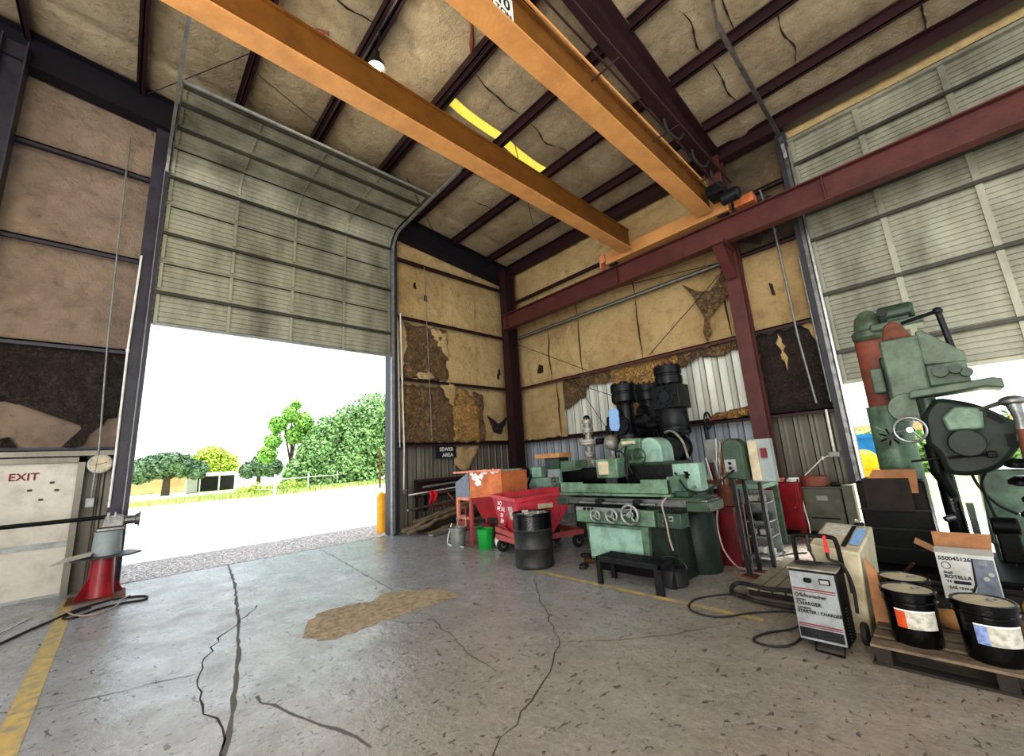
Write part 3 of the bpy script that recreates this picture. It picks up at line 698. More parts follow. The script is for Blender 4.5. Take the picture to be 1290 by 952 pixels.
# conduits and pipes on the walls
def pipe(pts, r, mat, name, label, cat, boxes=(), group=None):
    t = thing(name,label,cat,pts[0],group=group); MB().tube(pts,r,8).build('pipe',mat,t)
    for c, d in boxes: MB().cbox(c,d).build('junction_box','galv',t,bevel=.004)
    for p in pts[1:-1:2]: MB().lathe([(r*1.5,-.03),(r*1.5,.03)],p,'Z',8).build('coupling',mat,t)
    return t
pipe([(-9.57,-.10,5.72),(-9.57,-.12,3.9),(-9.57,-.10,2.1),(-9.57,-.10,1.25)],.018,'white','conduit','pale conduit beside the left jamb of the tall doorway','conduit')
pipe([(-9.63,-.47,8.1),(-9.63,-.43,6.0),(-9.63,-.38,3.9),(-9.63,-.31,2.3),(-9.63,-.32,1.3)],.014,'galv','conduit','grey stained conduit rising behind the round gauge','conduit',[((-9.64,-.33,1.35),(.06,.1,.14))])
pipe([(-9.63,5.94,7.35),(-9.63,6.01,4.8),(-9.63,6.08,2.26)],.012,'galv','conduit','thin conduit down the left wall over the brown insulation','conduit')
pipe([(-9.63,5.06,5.6),(-9.63,5.10,3.9),(-9.63,5.12,2.1)],.014,'white','conduit','pale conduit nearest the right jamb of the tall doorway','conduit')
pipe([(-9.63,5.16,5.72),(-9.63,5.20,3.9),(-9.63,5.24,2.1),(-9.63,5.22,1.0)],.022,'white','conduit','pale conduit with a T outlet ending above the pipe pile','conduit',[((-9.61,5.22,1.0),(.08,.1,.1))])
pipe([(-9.0,5.22+.0,0) if False else (-9.58,5.12,1.03),(-9.58,5.36,1.03)],.015,'galv','conduit','short crosswise conduit on the outlet box','conduit')
pipe([(-1.78,9.325,6.9),(-1.67,9.325,5.89),(-1.65,9.325,3.6),(-1.58,9.325,2.3)],.02,'galv','conduit','conduit left of the wide overhead door, over the blackened insulation','conduit')
pipe([(-1.37,9.33,5.2),(-1.37,9.33,3.5),(-1.36,9.33,2.3)],.016,'galv','conduit','conduit next to the wide overhead door track','conduit')
pipe([(-1.46,9.325,2.17),(-1.47,9.325,1.36)],.022,'white','conduit','thick white conduit dropping to an outlet box','conduit',[((-1.47,9.3,1.36),(.16,.08,.09))])
pipe([(-1.5,9.325,1.36),(-1.66,9.325,1.30),(-1.96,9.2,1.0)],.012,'white','conduit','bent white cable from the outlet to the red cabinet','cable')
# sag rods and loose wires under the roof
for i, (p, q) in enumerate([((-8.9,-.3,8.6),(-6.2,1.4,8.7)),((-7.2,1.1,8.6),(-7.6,2.4,8.5)),((-5.3,5.6,8.4),(-7.2,8.2,8.1)),((-7.5,4.2,8.2),(-9.2,6.5,7.5)),((-9.3,9.2,5.4),(-6.6,9.25,3.95)),((-6.1,9.25,2.2),(-7.2,9.3,3.9)),((-2.7,9.2,5.4),(-4.7,9.25,3.95)),((-5.6,9.2,6.0),(-2.7,9.0,5.5)),((-7.4,9.25,3.8),(-5.4,9.3,2.9))]):
    o = MB().tube([p,q],.008,5).build('brace_rod','steel_dark',ceil if i<4 else wb,kind='structure'); (['thin wire crossing under the roof above the left wall','loose sag wire just above the tall door','thin rod between roof beams over the far corner','slanting rod near the gable top right of the tall door','thin brace rod from the corner column down to the red girt','brace rod rising leftward across the bare metal siding','brace rod up to the hanging insulation scrap','nearly level wire under the crane rail by the red column','brace rod falling rightward across the torn wall'][i])
# ================================================================== left side: vise, gauge, hoses
t = thing('vise_stand','bench vise on a flared red pedestal beside the tall doorway','vise',(-9.0,-.08,0))
MB().cbox((-9.0,-.1,.012),(.55,.62,.024)).build('base_plate','rust',t)
MB().lathe([(.17,.02),(.16,.08),(.145,.25),(.13,.56)],(-9,-.08,0),'Z',20).build('pedestal','red_cab',t)
for a in range(4):
    c_, s_ = math.cos(a*PI/2+.5), math.sin(a*PI/2+.5)
    b = MB(); b.add([(-9+c_*.12,-.08+s_*.12,.02),(-9+c_*.30,-.08+s_*.30,.02),(-9+c_*.12,-.08+s_*.12,.34)]+[(-9+c_*.12-s_*.012,-.08+s_*.12+c_*.012,.02),(-9+c_*.30-s_*.012,-.08+s_*.30+c_*.012,.02),(-9+c_*.12-s_*.012,-.08+s_*.12+c_*.012,.34)],[(0,1,2),(5,4,3),(0,3,4,1),(1,4,5,2),(2,5,3,0)]); b.build('gusset','red_cab',t)
MB().prism([(-9.28,-.35),(-8.8,-.42),(-8.72,.2),(-8.95,.34),(-9.3,.22)],.56,.585,'Z').build('tray','steel_dark',t)
MB().lathe([(.16,.585),(.165,.62),(.155,.9),(.17,.93)],(-9,-.06,0),'Z',20).build('riser','grey_box',t)
b = MB(); b.box(-9.1,-8.9,-.2,.12,.93,.98); b.prism([(-.15,.98),(.1,.98),(.1,1.12),(.02,1.17),(-.12,1.15)],-9.09,-8.92,'X'); v = b.build('vise_body','steel',t,bevel=.012)
MB().box(-9.12,-8.88,-.02,.0,1.1,1.2).build('fixed_jaw','steel',v); MB().box(-9.12,-8.88,-.1,-.07,1.1,1.2).build('moving_jaw','steel',v)
MB().lathe([(.06,0),(.065,.04),(.065,.24),(.09,.25),(.09,.29)],(-9,-.02,1.06),'Y',14).build('screw_barrel','steel',v)
MB().tube([(-9.0,.27,.95),(-9.0,.27,1.17)],.012,8).build('handle','steel',v)
o = MB().tube([(-8.98,-.08,1.135),(-9.1,-2.6,1.12)],.03,10).build('clamped_pipe','black'); tag(o,'long dark pipe clamped in the vise across the exit door','pipe')
b = MB(); b.add([(-9.1,-.5,.6),(-8.82,-.62,.55),(-8.72,-.22,.62),(-9.02,-.18,.66)],[(0,1,2,3)]); b.add([(-9.1,-.5,.603),(-8.82,-.62,.553),(-8.72,-.22,.623),(-9.02,-.18,.663)],[(3,2,1,0)]); tag(b.build('paper_sheet','paper'),'loose pale sheet lying on the vise tray','paper')
t = thing('wall_gauge','round cream dial gauge hung on the wall by the exit door','gauge',(-9.66,-.27,1.96))
MB().lathe([(.155,0),(.155,.05),(.14,.055)],(-9.68,-.27,1.96),'X',28).build('bezel','galv',t)
g = MB().lathe([(.138,0),(.138,.006)],(-9.625,-.27,1.96),'X',28).build('dial','cream',t)
for k in range(12):
    a = k*PI/6; MB().bar((-9.617,-.27+.115*math.cos(a),1.96+.115*math.sin(a)),(-9.617,-.27+.128*math.cos(a),1.96+.128*math.sin(a)),.008,.003,(1,0,0)).build('tick','ink',g)
b = MB(); b.bar((-9.615,-.33,1.94),(-9.615,-.19,1.98),.008,.003,(1,0,0)); b.build('pointer','ink_red',g)
def hose(pts, r, mat, name, label, cat='hose', z=None, k=6, group=None):
    P = smooth_path([(*p, z) if z is not None else p for p in pts], k)
    o = MB().tube(P, r, 8).build(name, mat); return tag(o, label, cat, group)
hose([(-6.6,-1.15),(-7.1,-.9),(-7.64,-.65),(-7.93,-.49),(-8.29,-.3),(-8.5,-.05),(-8.55,.1),(-8.45,.3),(-8.3,.42),(-8.1,.40),(-8.15,.2),(-8.1,-.05),(-7.88,-.26),(-7.95,-.36),(-8.12,-.33),(-8.31,-.14)],.013,'rubber','air_hose','dark air hose looped on the floor before the vise stand','hose',.013)
hose([(-8.55,.25,.02),(-8.3,.15,.03),(-8.0,.12,.035),(-7.8,.0,.03),(-7.78,-.16,.03),(-7.95,-.28,.035),(-8.25,-.35,.03)],.011,'hose_pink','air_hose','pale pink hose lying over the dark hose by the vise')
hose([(-7.2,-1.1),(-7.6,-.98),(-7.98,-.83),(-8.26,-.74),(-8.46,-.67)],.008,'white','power_cable','short white cable lying on the floor at the frame edge','cable',.009)
# ================================================================== pipe and timber pile by the tall doorway
t = thing('pipe_rack','dark red low rack against the wall holding pipes','rack',(-9.4,6.2,0))
b = MB(); b.box(-9.6,-9.3,5.5,7.3,1.2,1.26); b.box(-9.6,-9.56,5.5,7.3,.8,1.26); b.build('shelf','maroon',t)
for y in (5.55,7.25): 
    b = MB(); b.box(-9.6,-9.54,y-.03,y+.03,0,1.26); b.box(-9.6,-9.2,y-.03,y+.03,.82,.87); b.box(-9.6,-9.2,y-.03,y+.03,.5,.55); b.build('upright','maroon',t)
rods = [((-9.25,5.55,1.08),(-9.3,7.3,1.16),.03,'galv','pale pipe on the top arm of the wall rack'),
 ((-9.35,5.2,.92),(-9.35,7.2,1.02),.02,'white','thin white rod on the middle arm of the rack'),
 ((-9.2,5.5,.9),(-9.2,7.2,.93),.028,'steel','grey pipe resting on the middle arm of the rack'),
 ((-9.42,5.45,.91),(-9.42,7.25,.93),.03,'rust','rusty pipe at the back of the rack arm'),
 ((-9.0,4.98,.60),(-9.05,7.1,.74),.032,'steel','long grey pipe jutting out towards the doorway'),
 ((-9.35,5.4,.58),(-9.3,7.3,.6),.03,'rust','rusty pipe on the lowest rack arm'),
 ((-8.95,5.9,.1),(-8.9,7.3,.12),.028,'steel_bright','bright rod at the foot of the pile'),
 ((-8.75,5.7,.06),(-8.55,7.1,.06),.03,'galv','galvanised pipe lying in front of the pile'),
 ((-8.9,5.35,.04),(-8.8,6.3,.05),.02,'rust','short rusty bar on the floor before the pile'),
 ((-9.0,6.6,.35),(-9.3,6.2,1.0),.02,'tile_red','thin red bar leaning diagonally on the rack'),
 ((-8.8,6.6,.3),(-9.0,7.1,.85),.02,'orange_pale','pale orange bar leaning the other way')]
for p, q, r, m, lb in rods: tag(MB().tube([p,q],r,8).build('steel_pipe',m),lb,'pipe')
rr = random.Random(12)
for i, (p, q, r0_, lb) in enumerate([((-9.2,4.95,.12),(-9.0,6.9,.62),.055,'weathered grey log sloping up from the doorway'),((-9.0,4.98,.10),(-8.85,6.6,.5),.05,'knotty grey branch in front of the sloping log'),((-9.3,5.3,.25),(-9.1,7.2,.66),.05,'grey branch at the top of the pile'),((-9.1,5.3,.1),(-8.9,7.2,.3),.06,'dark log low in the pile'),((-8.8,5.4,.05),(-8.7,7.0,.2),.04,'thin crooked stick in front of the pile')]):
    pts = [Vector(p).lerp(Vector(q),k/9)+Vector((rr.uniform(-.02,.02),0,rr.uniform(-.03,.03))) for k in range(10)]
    tag(MB().tube(pts,[r0_*rr.uniform(.7,1.2) for _ in pts],7).build('log','wood_old' if i != 3 else 'wood_dark'),lb,'log')
t = thing('jack_stand','faded red jack stand among the pipes','stand',(-8.6,6.35,0))
b = MB(); b.add([(-8.7,6.2,0),(-8.45,6.2,0),(-8.45,6.5,0),(-8.7,6.5,0),(-8.62,6.31,.35),(-8.54,6.31,.35),(-8.54,6.39,.35),(-8.62,6.39,.35)],[(0,3,2,1),(4,5,6,7),(0,1,5,4),(1,2,6,5),(2,3,7,6),(3,0,4,7)]); b.build('base','tile_red',t); MB().lathe([(.025,.35),(.025,.5),(.06,.51),(.06,.53)],(-8.58,6.35,0),'Z',12).build('post','tile_red',t)
for i,(x,y,z,l,lb) in enumerate([(-8.6,5.55,.03,.5,'flat grey scrap plate at the foot of the pile'),(-8.5,6.75,.03,.7,'pale board lying before the jack stand'),(-8.45,6.1,.02,.3,'small dark scrap block on the floor by the pile')]):
    tag(MB().cbox((x,y,z),(.12,l,.04),rr.uniform(-.3,.3)).build('scrap_piece',['galv','paper','rust'][i],bevel=.006),lb,'scrap')
b = MB(); vs = []
for i in range(7):
    for j in range(6):
        u, v = i/6, j/5; vs.append((-9.12+.05*math.sin(u*7)+.03*math.sin(v*5), 5.72+.2*(u-.5)*(1.2-v*.7)+.03*math.sin(v*6), .98-.42*v))
b.add(vs,[(i*6+j,(i+1)*6+j,(i+1)*6+j+1,i*6+j+1) for i in range(6) for j in range(5)]); tag(b.build('shop_rag','rag_red',smooth=80),'bright red rag hanging over a rack pipe','rag')
b = MB(); vs = []
for i in range(7):
    for j in range(6):
        u, v = i/6, j/5; vs.append((-9.08+.04*math.sin(u*6), 5.5+.2*(u-.5)+.02*math.sin(v*6), .9-.38*v))
b.add(vs,[(i*6+j,(i+1)*6+j,(i+1)*6+j+1,i*6+j+1) for i in range(6) for j in range(5)]); tag(b.build('shop_rag','black',smooth=80),'dark cloth hanging left of the red rag','rag')
# wall sign
s = MB().box(-9.78,-9.75,6.28,6.95,1.78,2.10).build('wall_sign','navy'); M['navy'] = M['navy']; tag(s,'small black sign with white hand lettering on the metal siding','sign')
text('SEWER',.15,(-9.748,6.62,2.02),(0,1,0),(0,0,1),'ink_white','lettering',s); text('AREA',.15,(-9.748,6.66,1.86),(0,1,0),(0,0,1),'ink_white','lettering',s)
# ================================================================== orange hopper machine
t = thing('orange_hopper','orange sloped-bottom hopper with grey side panel on a pale frame','machine',(-6.9,5.6,0))
b = MB(); b.prism([(-7.42,.9),(-7.42,1.2),(-6.95,1.42),(-6.93,.9)],5.24,5.28,'Y'); b.build('side_panel','slate',t)
b = MB(); X0,X1=-6.92,-5.35
b.add([(-6.93,5.25,.9),(-6.13,5.42,.95),(-6.25,6.25,.95),(-7.45,6.1,.9),(-6.93,5.25,1.42),(-6.13,5.42,1.41),(-6.25,6.25,1.40),(-7.45,6.1,1.2)],[(0,3,2,1),(0,1,5,4),(1,2,6,5),(2,3,7,6),(3,0,4,7)])
b.add([(-6.93,5.25,.9),(-6.13,5.42,.95),(-6.25,6.25,.95),(-7.45,6.1,.9),(-6.75,5.5,.5),(-6.4,5.6,.5),(-6.5,5.9,.5),(-6.95,5.85,.5)],[(0,1,5,4),(1,2,6,5),(2,3,7,6),(3,0,4,7),(4,5,6,7)])
b.build('hopper_shell','orange',t)
MB().prism([(0,.90),(.25,.52),(.6,.56),(.72,.94)],-.02,.03,'Y').xf(Matrix.Translation((-6.84,5.24,0))@Matrix.Rotation(math.radians(12),4,'Z')).build('lower_chute','red_cab',t)
b = MB(); b.box(-7.44,-6.9,5.2,5.28,1.4,1.44); b.bar((-6.95,5.23,1.43),(-6.11,5.41,1.43),.05,.04); b.build('rim','orange_pale',t)
b = MB()
for (x,z,s_) in ((-6.75,1.3,.12),(-6.6,1.33,.09),(-6.68,1.2,.1),(-6.5,1.4,.08),(-6.85,1.38,.06),(-6.3,1.41,.07),(-6.2,1.41,.05)):
    n_ = 9; o_ = len(b.v); b.prism([(x+s_*math.cos(k*2*PI/n_)*rr.uniform(.5,1.2), z+s_*.8*math.sin(k*2*PI/n_)*rr.uniform(.5,1.1)) for k in range(n_)],5.232,5.246,'Y')
b.xf(Matrix.Translation((-6.93,5.25,0))@Matrix.Rotation(math.radians(12),4,'Z')@Matrix.Translation((6.93,-5.25,0))).build('flaked_paint','white',t)
for (x,y) in ((-7.36,5.26),(-6.92,5.26)):
    MB().bar((x,y,.0 if x>-7 else 0),(x,y,.9),.06,.06).build('leg','orange_pale' if x<-7 else 'tile_red',t)
for (x,y) in ((-7.38,6.05),(-6.3,6.2)): MB().bar((x,y,0),(x,y,.98),.06,.06).build('leg','tile_red',t)
b = MB(); b.bar((-7.36,5.26,.88),(-6.92,5.26,.88),.05,.06); b.bar((-7.36,5.26,.5),(-6.92,5.26,.5),.04,.05); b.build('cross_brace','orange_pale',t)
MB().bar((-6.92,5.26,0),(-6.92,5.26,.9),.09,.04).build('front_post','tile_red',t)
hose([(-7.35,5.2,.5),(-7.2,5.15,.3),(-7.0,5.15,.35),(-7.05,5.2,.55),(-7.25,5.2,.5),(-7.3,5.15,.25),(-7.1,5.1,.2),(-6.95,5.15,.4)],.014,'hose_pink','air_hose','pale hose coiled between the legs of the orange hopper')
hose([(-7.42,5.12,.4),(-7.46,5.05,.15),(-7.4,5.0,.02),(-7.1,4.93,.02),(-6.8,4.95,.02)],.013,'white','power_cable','white cable around the grey bucket','cable')
def bucket(loc, r, h, mat, label, fill='black', bail=True):
    t = thing('bucket',label,'bucket',loc)
    MB().lathe([(r*.84,0),(r*.86,.01),(r,h-.05),(r*1.04,h-.05),(r*1.04,h-.035),(r*1.0,h-.035),(r*1.03,h),(r*.97,h),(r*.95,h-.05),(r*.82,.02)],(0,0,0),'Z',24,caps=True).build('pail_body',mat,t,local=True)
    if bail: MB().tube([(r*1.05*math.cos(a),.02-.10*math.sin(a)-r*.9*math.sin(a)*.4,h-.05-.12*math.sin(a)) for a in [PI*k/10 for k in range(11)]],.004,5).build('handle','steel',t,local=True)
    MB().lathe([(r*.9,h*.62),(r*.9,h*.63)],(0,0,0),'Z',20).build('contents',fill,t,local=True)
    return t
bucket((-7.02,4.98,0),.155,.37,'galv','dented grey metal bucket under the orange hopper','rust')
bucket((-6.40,5.18,0),.158,.36,'bucket_green','bright green plastic bucket between hopper and red bin')
# green frame stand behind the green bucket
t = thing('steel_stand','pale green square tube stand behind the green bucket','stand',(-6.2,5.6,0))
for x in (-6.3,-6.1):
    MB().bar((x,5.5,0),(x,5.5,.66),.07,.07).build('leg','grey_box',t); MB().bar((x,5.75,0),(x,5.75,.66),.07,.07).build('leg','grey_box',t)
MB().box(-6.35,-6.06,5.45,5.8,.66,.72).build('top','grey_box',t)
tag(MB().ball((-6.15,5.35,.13),.16,8,(.8,.8,.9)).build('plastic_bag','white'),'crumpled white bag beside the green bucket','bag')
tag(MB().lathe([(.12,0),(.13,.02),(.13,.3),(.11,.31)],(-7.15,5.9,0),'Z',16).build('metal_can','red_cab'),'small red can on the floor behind the orange hopper','can')
# ================================================================== red self-dumping hopper on casters
rz = math.radians(-14)
t = thing('dump_hopper','red self-dumping steel hopper on a wheeled base','bin',(-5.42,5.62,0),rz)
# local: x across short end, y along length. outer 0.62 x 1.35
def H(b, name, mat, par=None, **k): return b.build(name, mat, par or t, local=True, **k)
b = MB(); w0, w1, l0, l1 = .45, .41, -.62, .62
top = [(-w0,l0-.06,.98),(w0,l0-.06,.94),(w0,l1,1.0),(-w0,l1,1.0)]; bot = [(-w1,l0+.06,.36),(w1,l0+.06,.34),(w1,l1-.55,.34),(-w1,l1-.55,.36)]
b.add(top+bot,[(0,1,5,4),(1,2,6,5),(2,3,7,6),(3,0,4,7),(4,5,6,7)])
tin = [(x*.95,y*.95+.0,z-.005) for x,y,z in top]; b.add(tin+[(x*.9,y*.9+.02,z+.03) for x,y,z in bot],[(1,0,4,5),(2,1,5,6),(3,2,6,7),(0,3,7,4),(7,6,5,4)])
H(b,'tub','red')
b = MB()
for i in range(4): b.bar(top[i],top[(i+1)%4],.05,.06)
H(b,'rim','red')
b = MB(); b.box(-.41,.41,-.58,.57,.88,.93); H(b,'contents','tile_red')
b = MB(); b.bar((-.38,-.66,.27),(-.38,.72,.27),.06,.09); b.bar((.38,-.66,.27),(.38,.72,.27),.06,.09); b.bar((-.4,-.64,.27),(.4,-.64,.27),.06,.09); b.bar((-.4,.7,.27),(.4,.7,.27),.06,.09); b.bar((-.38,-.66,.40),(-.38,-.2,.40),.05,.06); b.bar((.38,-.66,.36),(.38,-.2,.36),.05,.06); b.bar((-.38,-.66,.40),(.38,-.66,.36),.05,.08)
H(b,'chassis','tile_red')
for (x,y) in ((-.34,-.56),(.34,-.56),(-.34,.62),(.34,.62)):
    w_ = H(MB().lathe([(.10,-.025),(.115,-.02),(.115,.02),(.10,.025)],(x,y,.116),'X',20),'wheel','rubber')
    H(MB().lathe([(.05,-.03),(.05,.03)],(x,y,.116),'X',14),'hub','galv',w_)
    b = MB(); b.box(x-.045,x-.035,y-.03,y+.03,.1,.23); b.box(x+.035,x+.045,y-.03,y+.03,.1,.23); b.box(x-.05,x+.05,y-.05,y+.05,.22,.235); H(b,'fork','steel_dark',w_)
R3 = Matrix.Rotation(rz,4,'Z'); T0 = Matrix.Translation((-5.42,5.62,0))@R3
def HW(p): return T0@Vector(p)
fx = (R3@Vector((1,0,-.05,)).to_3d()) if False else (R3.to_3x3()@Vector((1,0,-.04))); fz = R3.to_3x3()@Vector((0,.18,1))
for s_, x_, z_, sz in (('NO',-.17,.86,.10),('METAL',-.16,.76,.10),('IN',-.18,.65,.10),('BIN',-.2,.54,.10)):
    text(s_,sz,HW((x_,l0-.074+(.97-z_)*.195,z_)),fx,fz,'ink_white','lettering',t)
b = MB(); b.add([(.08,l0-.055+.02,.86),(.27,l0-.055+.02,.85),(.24,l0-.055+.075,.58),(.1,l0-.055+.07,.6)],[(0,1,2,3)][::1]); b.add([(.08,l0-.06+.02,.86),(.27,l0-.06+.02,.85),(.25,l0-.06+.07,.6),(.1,l0-.06+.067,.6)],[(3,2,1,0)]); H(b,'notice','paper')
b = MB(); b.box(.42,.46,-.25,.05,.76,.84); H(b,'side_plate','cream')
b = MB(); b.bar((-.1,-.64,.45),(-.05,-.6,.62),.05,.05); b.bar((-.18,-.65,.5),(.06,-.64,.42),.03,.03); H(b,'latch','red_cab')
# ================================================================== black drum
t = thing('steel_drum','black open-topped drum of scrap on the yellow line','drum',(-4.72,4.77,0))
b = MB(); R_ = .30
b.lathe([(R_*.97,0),(R_,.02),(R_,.05),(R_*.985,.07),(R_*.985,.27),(R_*1.02,.285),(R_*.985,.30),(R_*.985,.52),(R_*1.02,.535),(R_*.985,.55),(R_*.985,.75),(R_*1.02,.765),(R_*1.02,.785),(R_*.96,.785),(R_*.95,.6),(R_*.94,.1)],(-4.72,4.77,0),'Z',36)
b.build('drum_shell','black_plastic',t)
MB().lathe([(R_*1.0,.56),(R_*.992,.64),(R_*.992,.75),(R_*1.022,.762),(R_*1.022,.788),(R_*1.0,.79)],(-4.72,4.77,0),'Z',36,caps=False).build('dark_band','black_gloss',t,label='wet-looking black upper band')
b = MB()
for i in range(46):
    a = rr.uniform(0,2*PI); q = rr.uniform(0,.23); b.cbox((-4.72+q*math.cos(a),4.77+q*math.sin(a),.72+rr.uniform(-.02,.07)),(rr.uniform(.03,.1),rr.uniform(.02,.07),rr.uniform(.02,.06)),rr.uniform(0,3))
o = b.build('scrap_offcuts','iron_pale'); tag(o,'metal offcuts heaped in the black drum','scrap',kind='stuff')
# ================================================================== green lathe behind the red hopper
t = thing('engine_lathe','pale green metal lathe behind the red hopper','lathe',(-6.6,7.3,0))
MB().prism([(-7.0,.98),(-4.9,.98),(-4.9,1.18),(-7.0,1.18)],6.95,7.35,'Y').build('bed','green_light',t,bevel=.01)
b = MB(); b.prism([(-7.95,.9),(-7.45,.9),(-7.25,1.1),(-7.35,1.4),(-7.95,1.4)],6.9,7.5,'Y'); b.build('headstock','green_light',t,bevel=.02)
MB().box(-7.9,-7.3,6.95,7.45,0,.9).build('pedestal','green_dark',t,bevel=.01); MB().box(-5.6,-5.0,6.95,7.4,0,.98).build('pedestal','green_dark',t,bevel=.01)
b = MB(); b.lathe([(.10,0),(.12,.02),(.12,.1),(.05,.12)],(-7.4+.15,7.15,1.3),'X',20); b.build('chuck','steel_dark',t)
b = MB(); b.box(-6.75,-6.45,6.9,7.4,1.18,1.42); b.build('tailstock','green_light',t,bevel=.02)
c_ = MB().box(-6.2,-5.7,6.85,7.45,1.18,1.36).build('carriage','grey_box',t,bevel=.01); MB().wheel((-6.0,6.83,1.1),.09,.012,'Y').build('handwheel','steel',c_)
b = MB(); b.box(-5.9,-5.5,6.95,7.4,1.36,1.52); b.build('tool_block','green',t,bevel=.01)
for i in range(14):
    x = -6.45+i*.085; tag(MB().lathe([(.03,0),(.04,.03),(.03,.09),(.045,.12)],(x,7.0+rr.uniform(0,.25),1.18+ (.18 if -6.2<x<-5.7 else 0)),'Z',8).build('machine_fitting',['steel_dark','steel','black'][i%3]),'small grimy fitting lying on the green lathe','fitting','fittings strewn on the green lathe')
o = MB().box(-6.45,-5.75,6.75,7.2,1.60,1.70).build('wooden_box','wood_orange',bevel=.008); tag(o,'flat orange-brown wooden box on top of the green lathe','box')
MB().box(-6.3,-5.9,6.9,7.25,1.36,1.6).build('riser','green_dark',t,bevel=.01)
for i,(p,q,lb) in enumerate([((-7.05,6.85,.55),(-6.95,6.95,1.3),'dark rod leaning on the lathe headstock'),((-7.1,6.8,.5),(-6.75,6.9,1.25),'black bar leaning across the lathe gap'),((-6.9,6.75,.6),(-6.87,6.8,1.15),'pale wooden stick upright before the lathe')]): tag(MB().tube([p,q],.03,6).build('leaning_bar',['black','black','cream'][i]),lb,'bar')
# clutter under machines right of the drum
for i,(x,y,lb) in enumerate([(-4.35,5.6,'greasy dark part on the floor behind the black drum'),(-4.1,5.35,'small oily block on the floor left of the grinder'),(-4.0,5.05,'short steel bar end near the step bench')]):
    tag(MB().cbox((x,y,.03),(.18,.1,.06),i).build('scrap_piece',['rubber','rust','steel_dark'][i],bevel=.01),lb,'scrap')
tag(MB().lathe([(.18,0),(.2,.05),(.2,.12),(.08,.15),(.08,.2)],(-4.9,6.75,.02),'Z',14).build('machine_casting','rubber'),'round black casting on the floor behind the red hopper','casting')
# ================================================================== surface grinder
t = thing('surface_grinder','large green surface grinder with three front handwheels','grinder',(-3.1,5.5,0))
def G(b, n, m, p=None, **k): return b.build(n, m, p or t, **k)
b = MB(); b.add([(-3.88,5.1,.14),(-2.95,5.1,.14),(-2.95,5.9,.14),(-3.88,5.9,.14),(-3.9,5.06,.64),(-2.9,5.06,.64),(-2.9,5.95,.64),(-3.9,5.95,.64)],[(0,3,2,1),(4,5,6,7),(0,1,5,4),(1,2,6,5),(2,3,7,6),(3,0,4,7)]); base = G(b,'base','green',bevel=.01)
G(MB().box(-3.82,-2.9,5.14,5.95,0,.14),'plinth','black')
G(MB().box(-3.84,-3.0,5.045,5.07,.18,.60),'access_door','green_light',base,bevel=.006)
b = MB(); b.prism([(-2.95,.0),(-2.55,.0),(-2.6,.9),(-2.95,.9)],5.15,6.0,'Y'); G(b,'side_cabinet','tank_dark',bevel=.01)
b = MB(); b.lathe([(.26,.0),(.27,.05),(.27,.70),(.24,.76)],(-2.62,5.85,0),'Z',24); G(b,'coolant_tank','tank_dark')
b = MB(); b.box(-4.0,-2.75,4.98,5.4,.66,.86); ap = G(b,'apron','green',bevel=.012)
G(MB().box(-3.98,-2.95,4.965,4.985,.82,.875),'apron_strip','galv',ap)
for i,(x,z,r) in enumerate(((-3.60,.77,.075),(-3.33,.78,.085),(-3.05,.81,.12))):
    w_ = G(MB().wheel((x,4.9,z),r,.018,'Y',3,.3),'handwheel','galv'); G(MB().lathe([(r*.32,-.02),(r*.4,.0),(r*.3,.03)],(x,4.92,z),'Y',14),'hub','green_light',w_); G(MB().tube([(x+r*.7,4.9,z-r*.7),(x+r*.7,4.84,z-r*.7)],.011,8),'grip','steel',w_)
    G(MB().lathe([(r*.5,0),(r*.5,.08)],(x,4.92,z),'Y',14),'bearing','steel_dark',w_)
for x in (-3.82,-3.75,-3.68): G(MB().lathe([(.02,0),(.02,.03)],(x,4.95,.85),'Y',10),'knob','black')
b = MB(); b.box(-2.72,-2.4,4.98,5.2,.66,.84); cb = G(b,'switch_box','green_dark',bevel=.01); G(MB().cbox((-2.52,4.975,.78),(.06,.02,.06)),'switch_plate','galv',cb); G(MB().lathe([(.012,-.02),(.012,.02)],(-2.52,4.96,.78),'Y',10),'button','black',cb)
for z in (.70,.75): G(MB().lathe([(.014,-.02),(.014,.02)],(-2.62,4.97,z),'Y',10),'button','steel',cb)
# saddle / ways
b = MB(); b.box(-4.4,-2.1,5.08,5.5,.9,1.0); G(b,'ways','steel',bevel=.01)
G(MB().box(-4.42,-4.2,5.05,5.52,.88,.99),'way_cover','green_dark',bevel=.01); G(MB().box(-2.35,-2.08,5.05,5.52,.86,.98),'way_cover','green_dark',bevel=.01)
G(MB().tube([(-3.95,5.03,.93),(-2.75,5.03,.93)],.018,8),'feed_rod','steel_bright')
for x in (-3.6,-3.0): G(MB().cbox((x,5.03,.95),(.1,.07,.07)),'stop_dog','steel_dark',bevel=.006)
# table with splash guards
b = MB(); b.box(-4.3,-2.5,5.0,5.62,1.03,1.08); b.box(-4.3,-3.85,5.0,5.03,1.06,1.22); b.box(-3.85,-2.9,5.0,5.03,1.06,1.2); b.box(-2.9,-2.5,5.0,5.03,1.06,1.25); b.box(-4.3,-4.27,5.0,5.62,1.06,1.42); b.box(-2.53,-2.5,5.0,5.62,1.06,1.28); b.box(-4.3,-2.5,5.6,5.62,1.06,1.40)
b.prism([(5.0,1.22),(5.62,1.42),(5.62,1.08),(5.0,1.08)],-4.3,-4.27,'X')
tb = G(b,'table_tray','green',bevel=.006)
G(MB().box(-4.26,-2.54,5.585,5.60,1.08,1.41),'inner_guard','black_gloss',tb); G(MB().box(-4.265,-4.255,5.05,5.58,1.08,1.38),'inner_guard','black_gloss',tb)
G(MB().box(-3.8,-2.9,5.15,5.45,1.08,1.16),'magnetic_chuck','steel_dark',tb,bevel=.005)
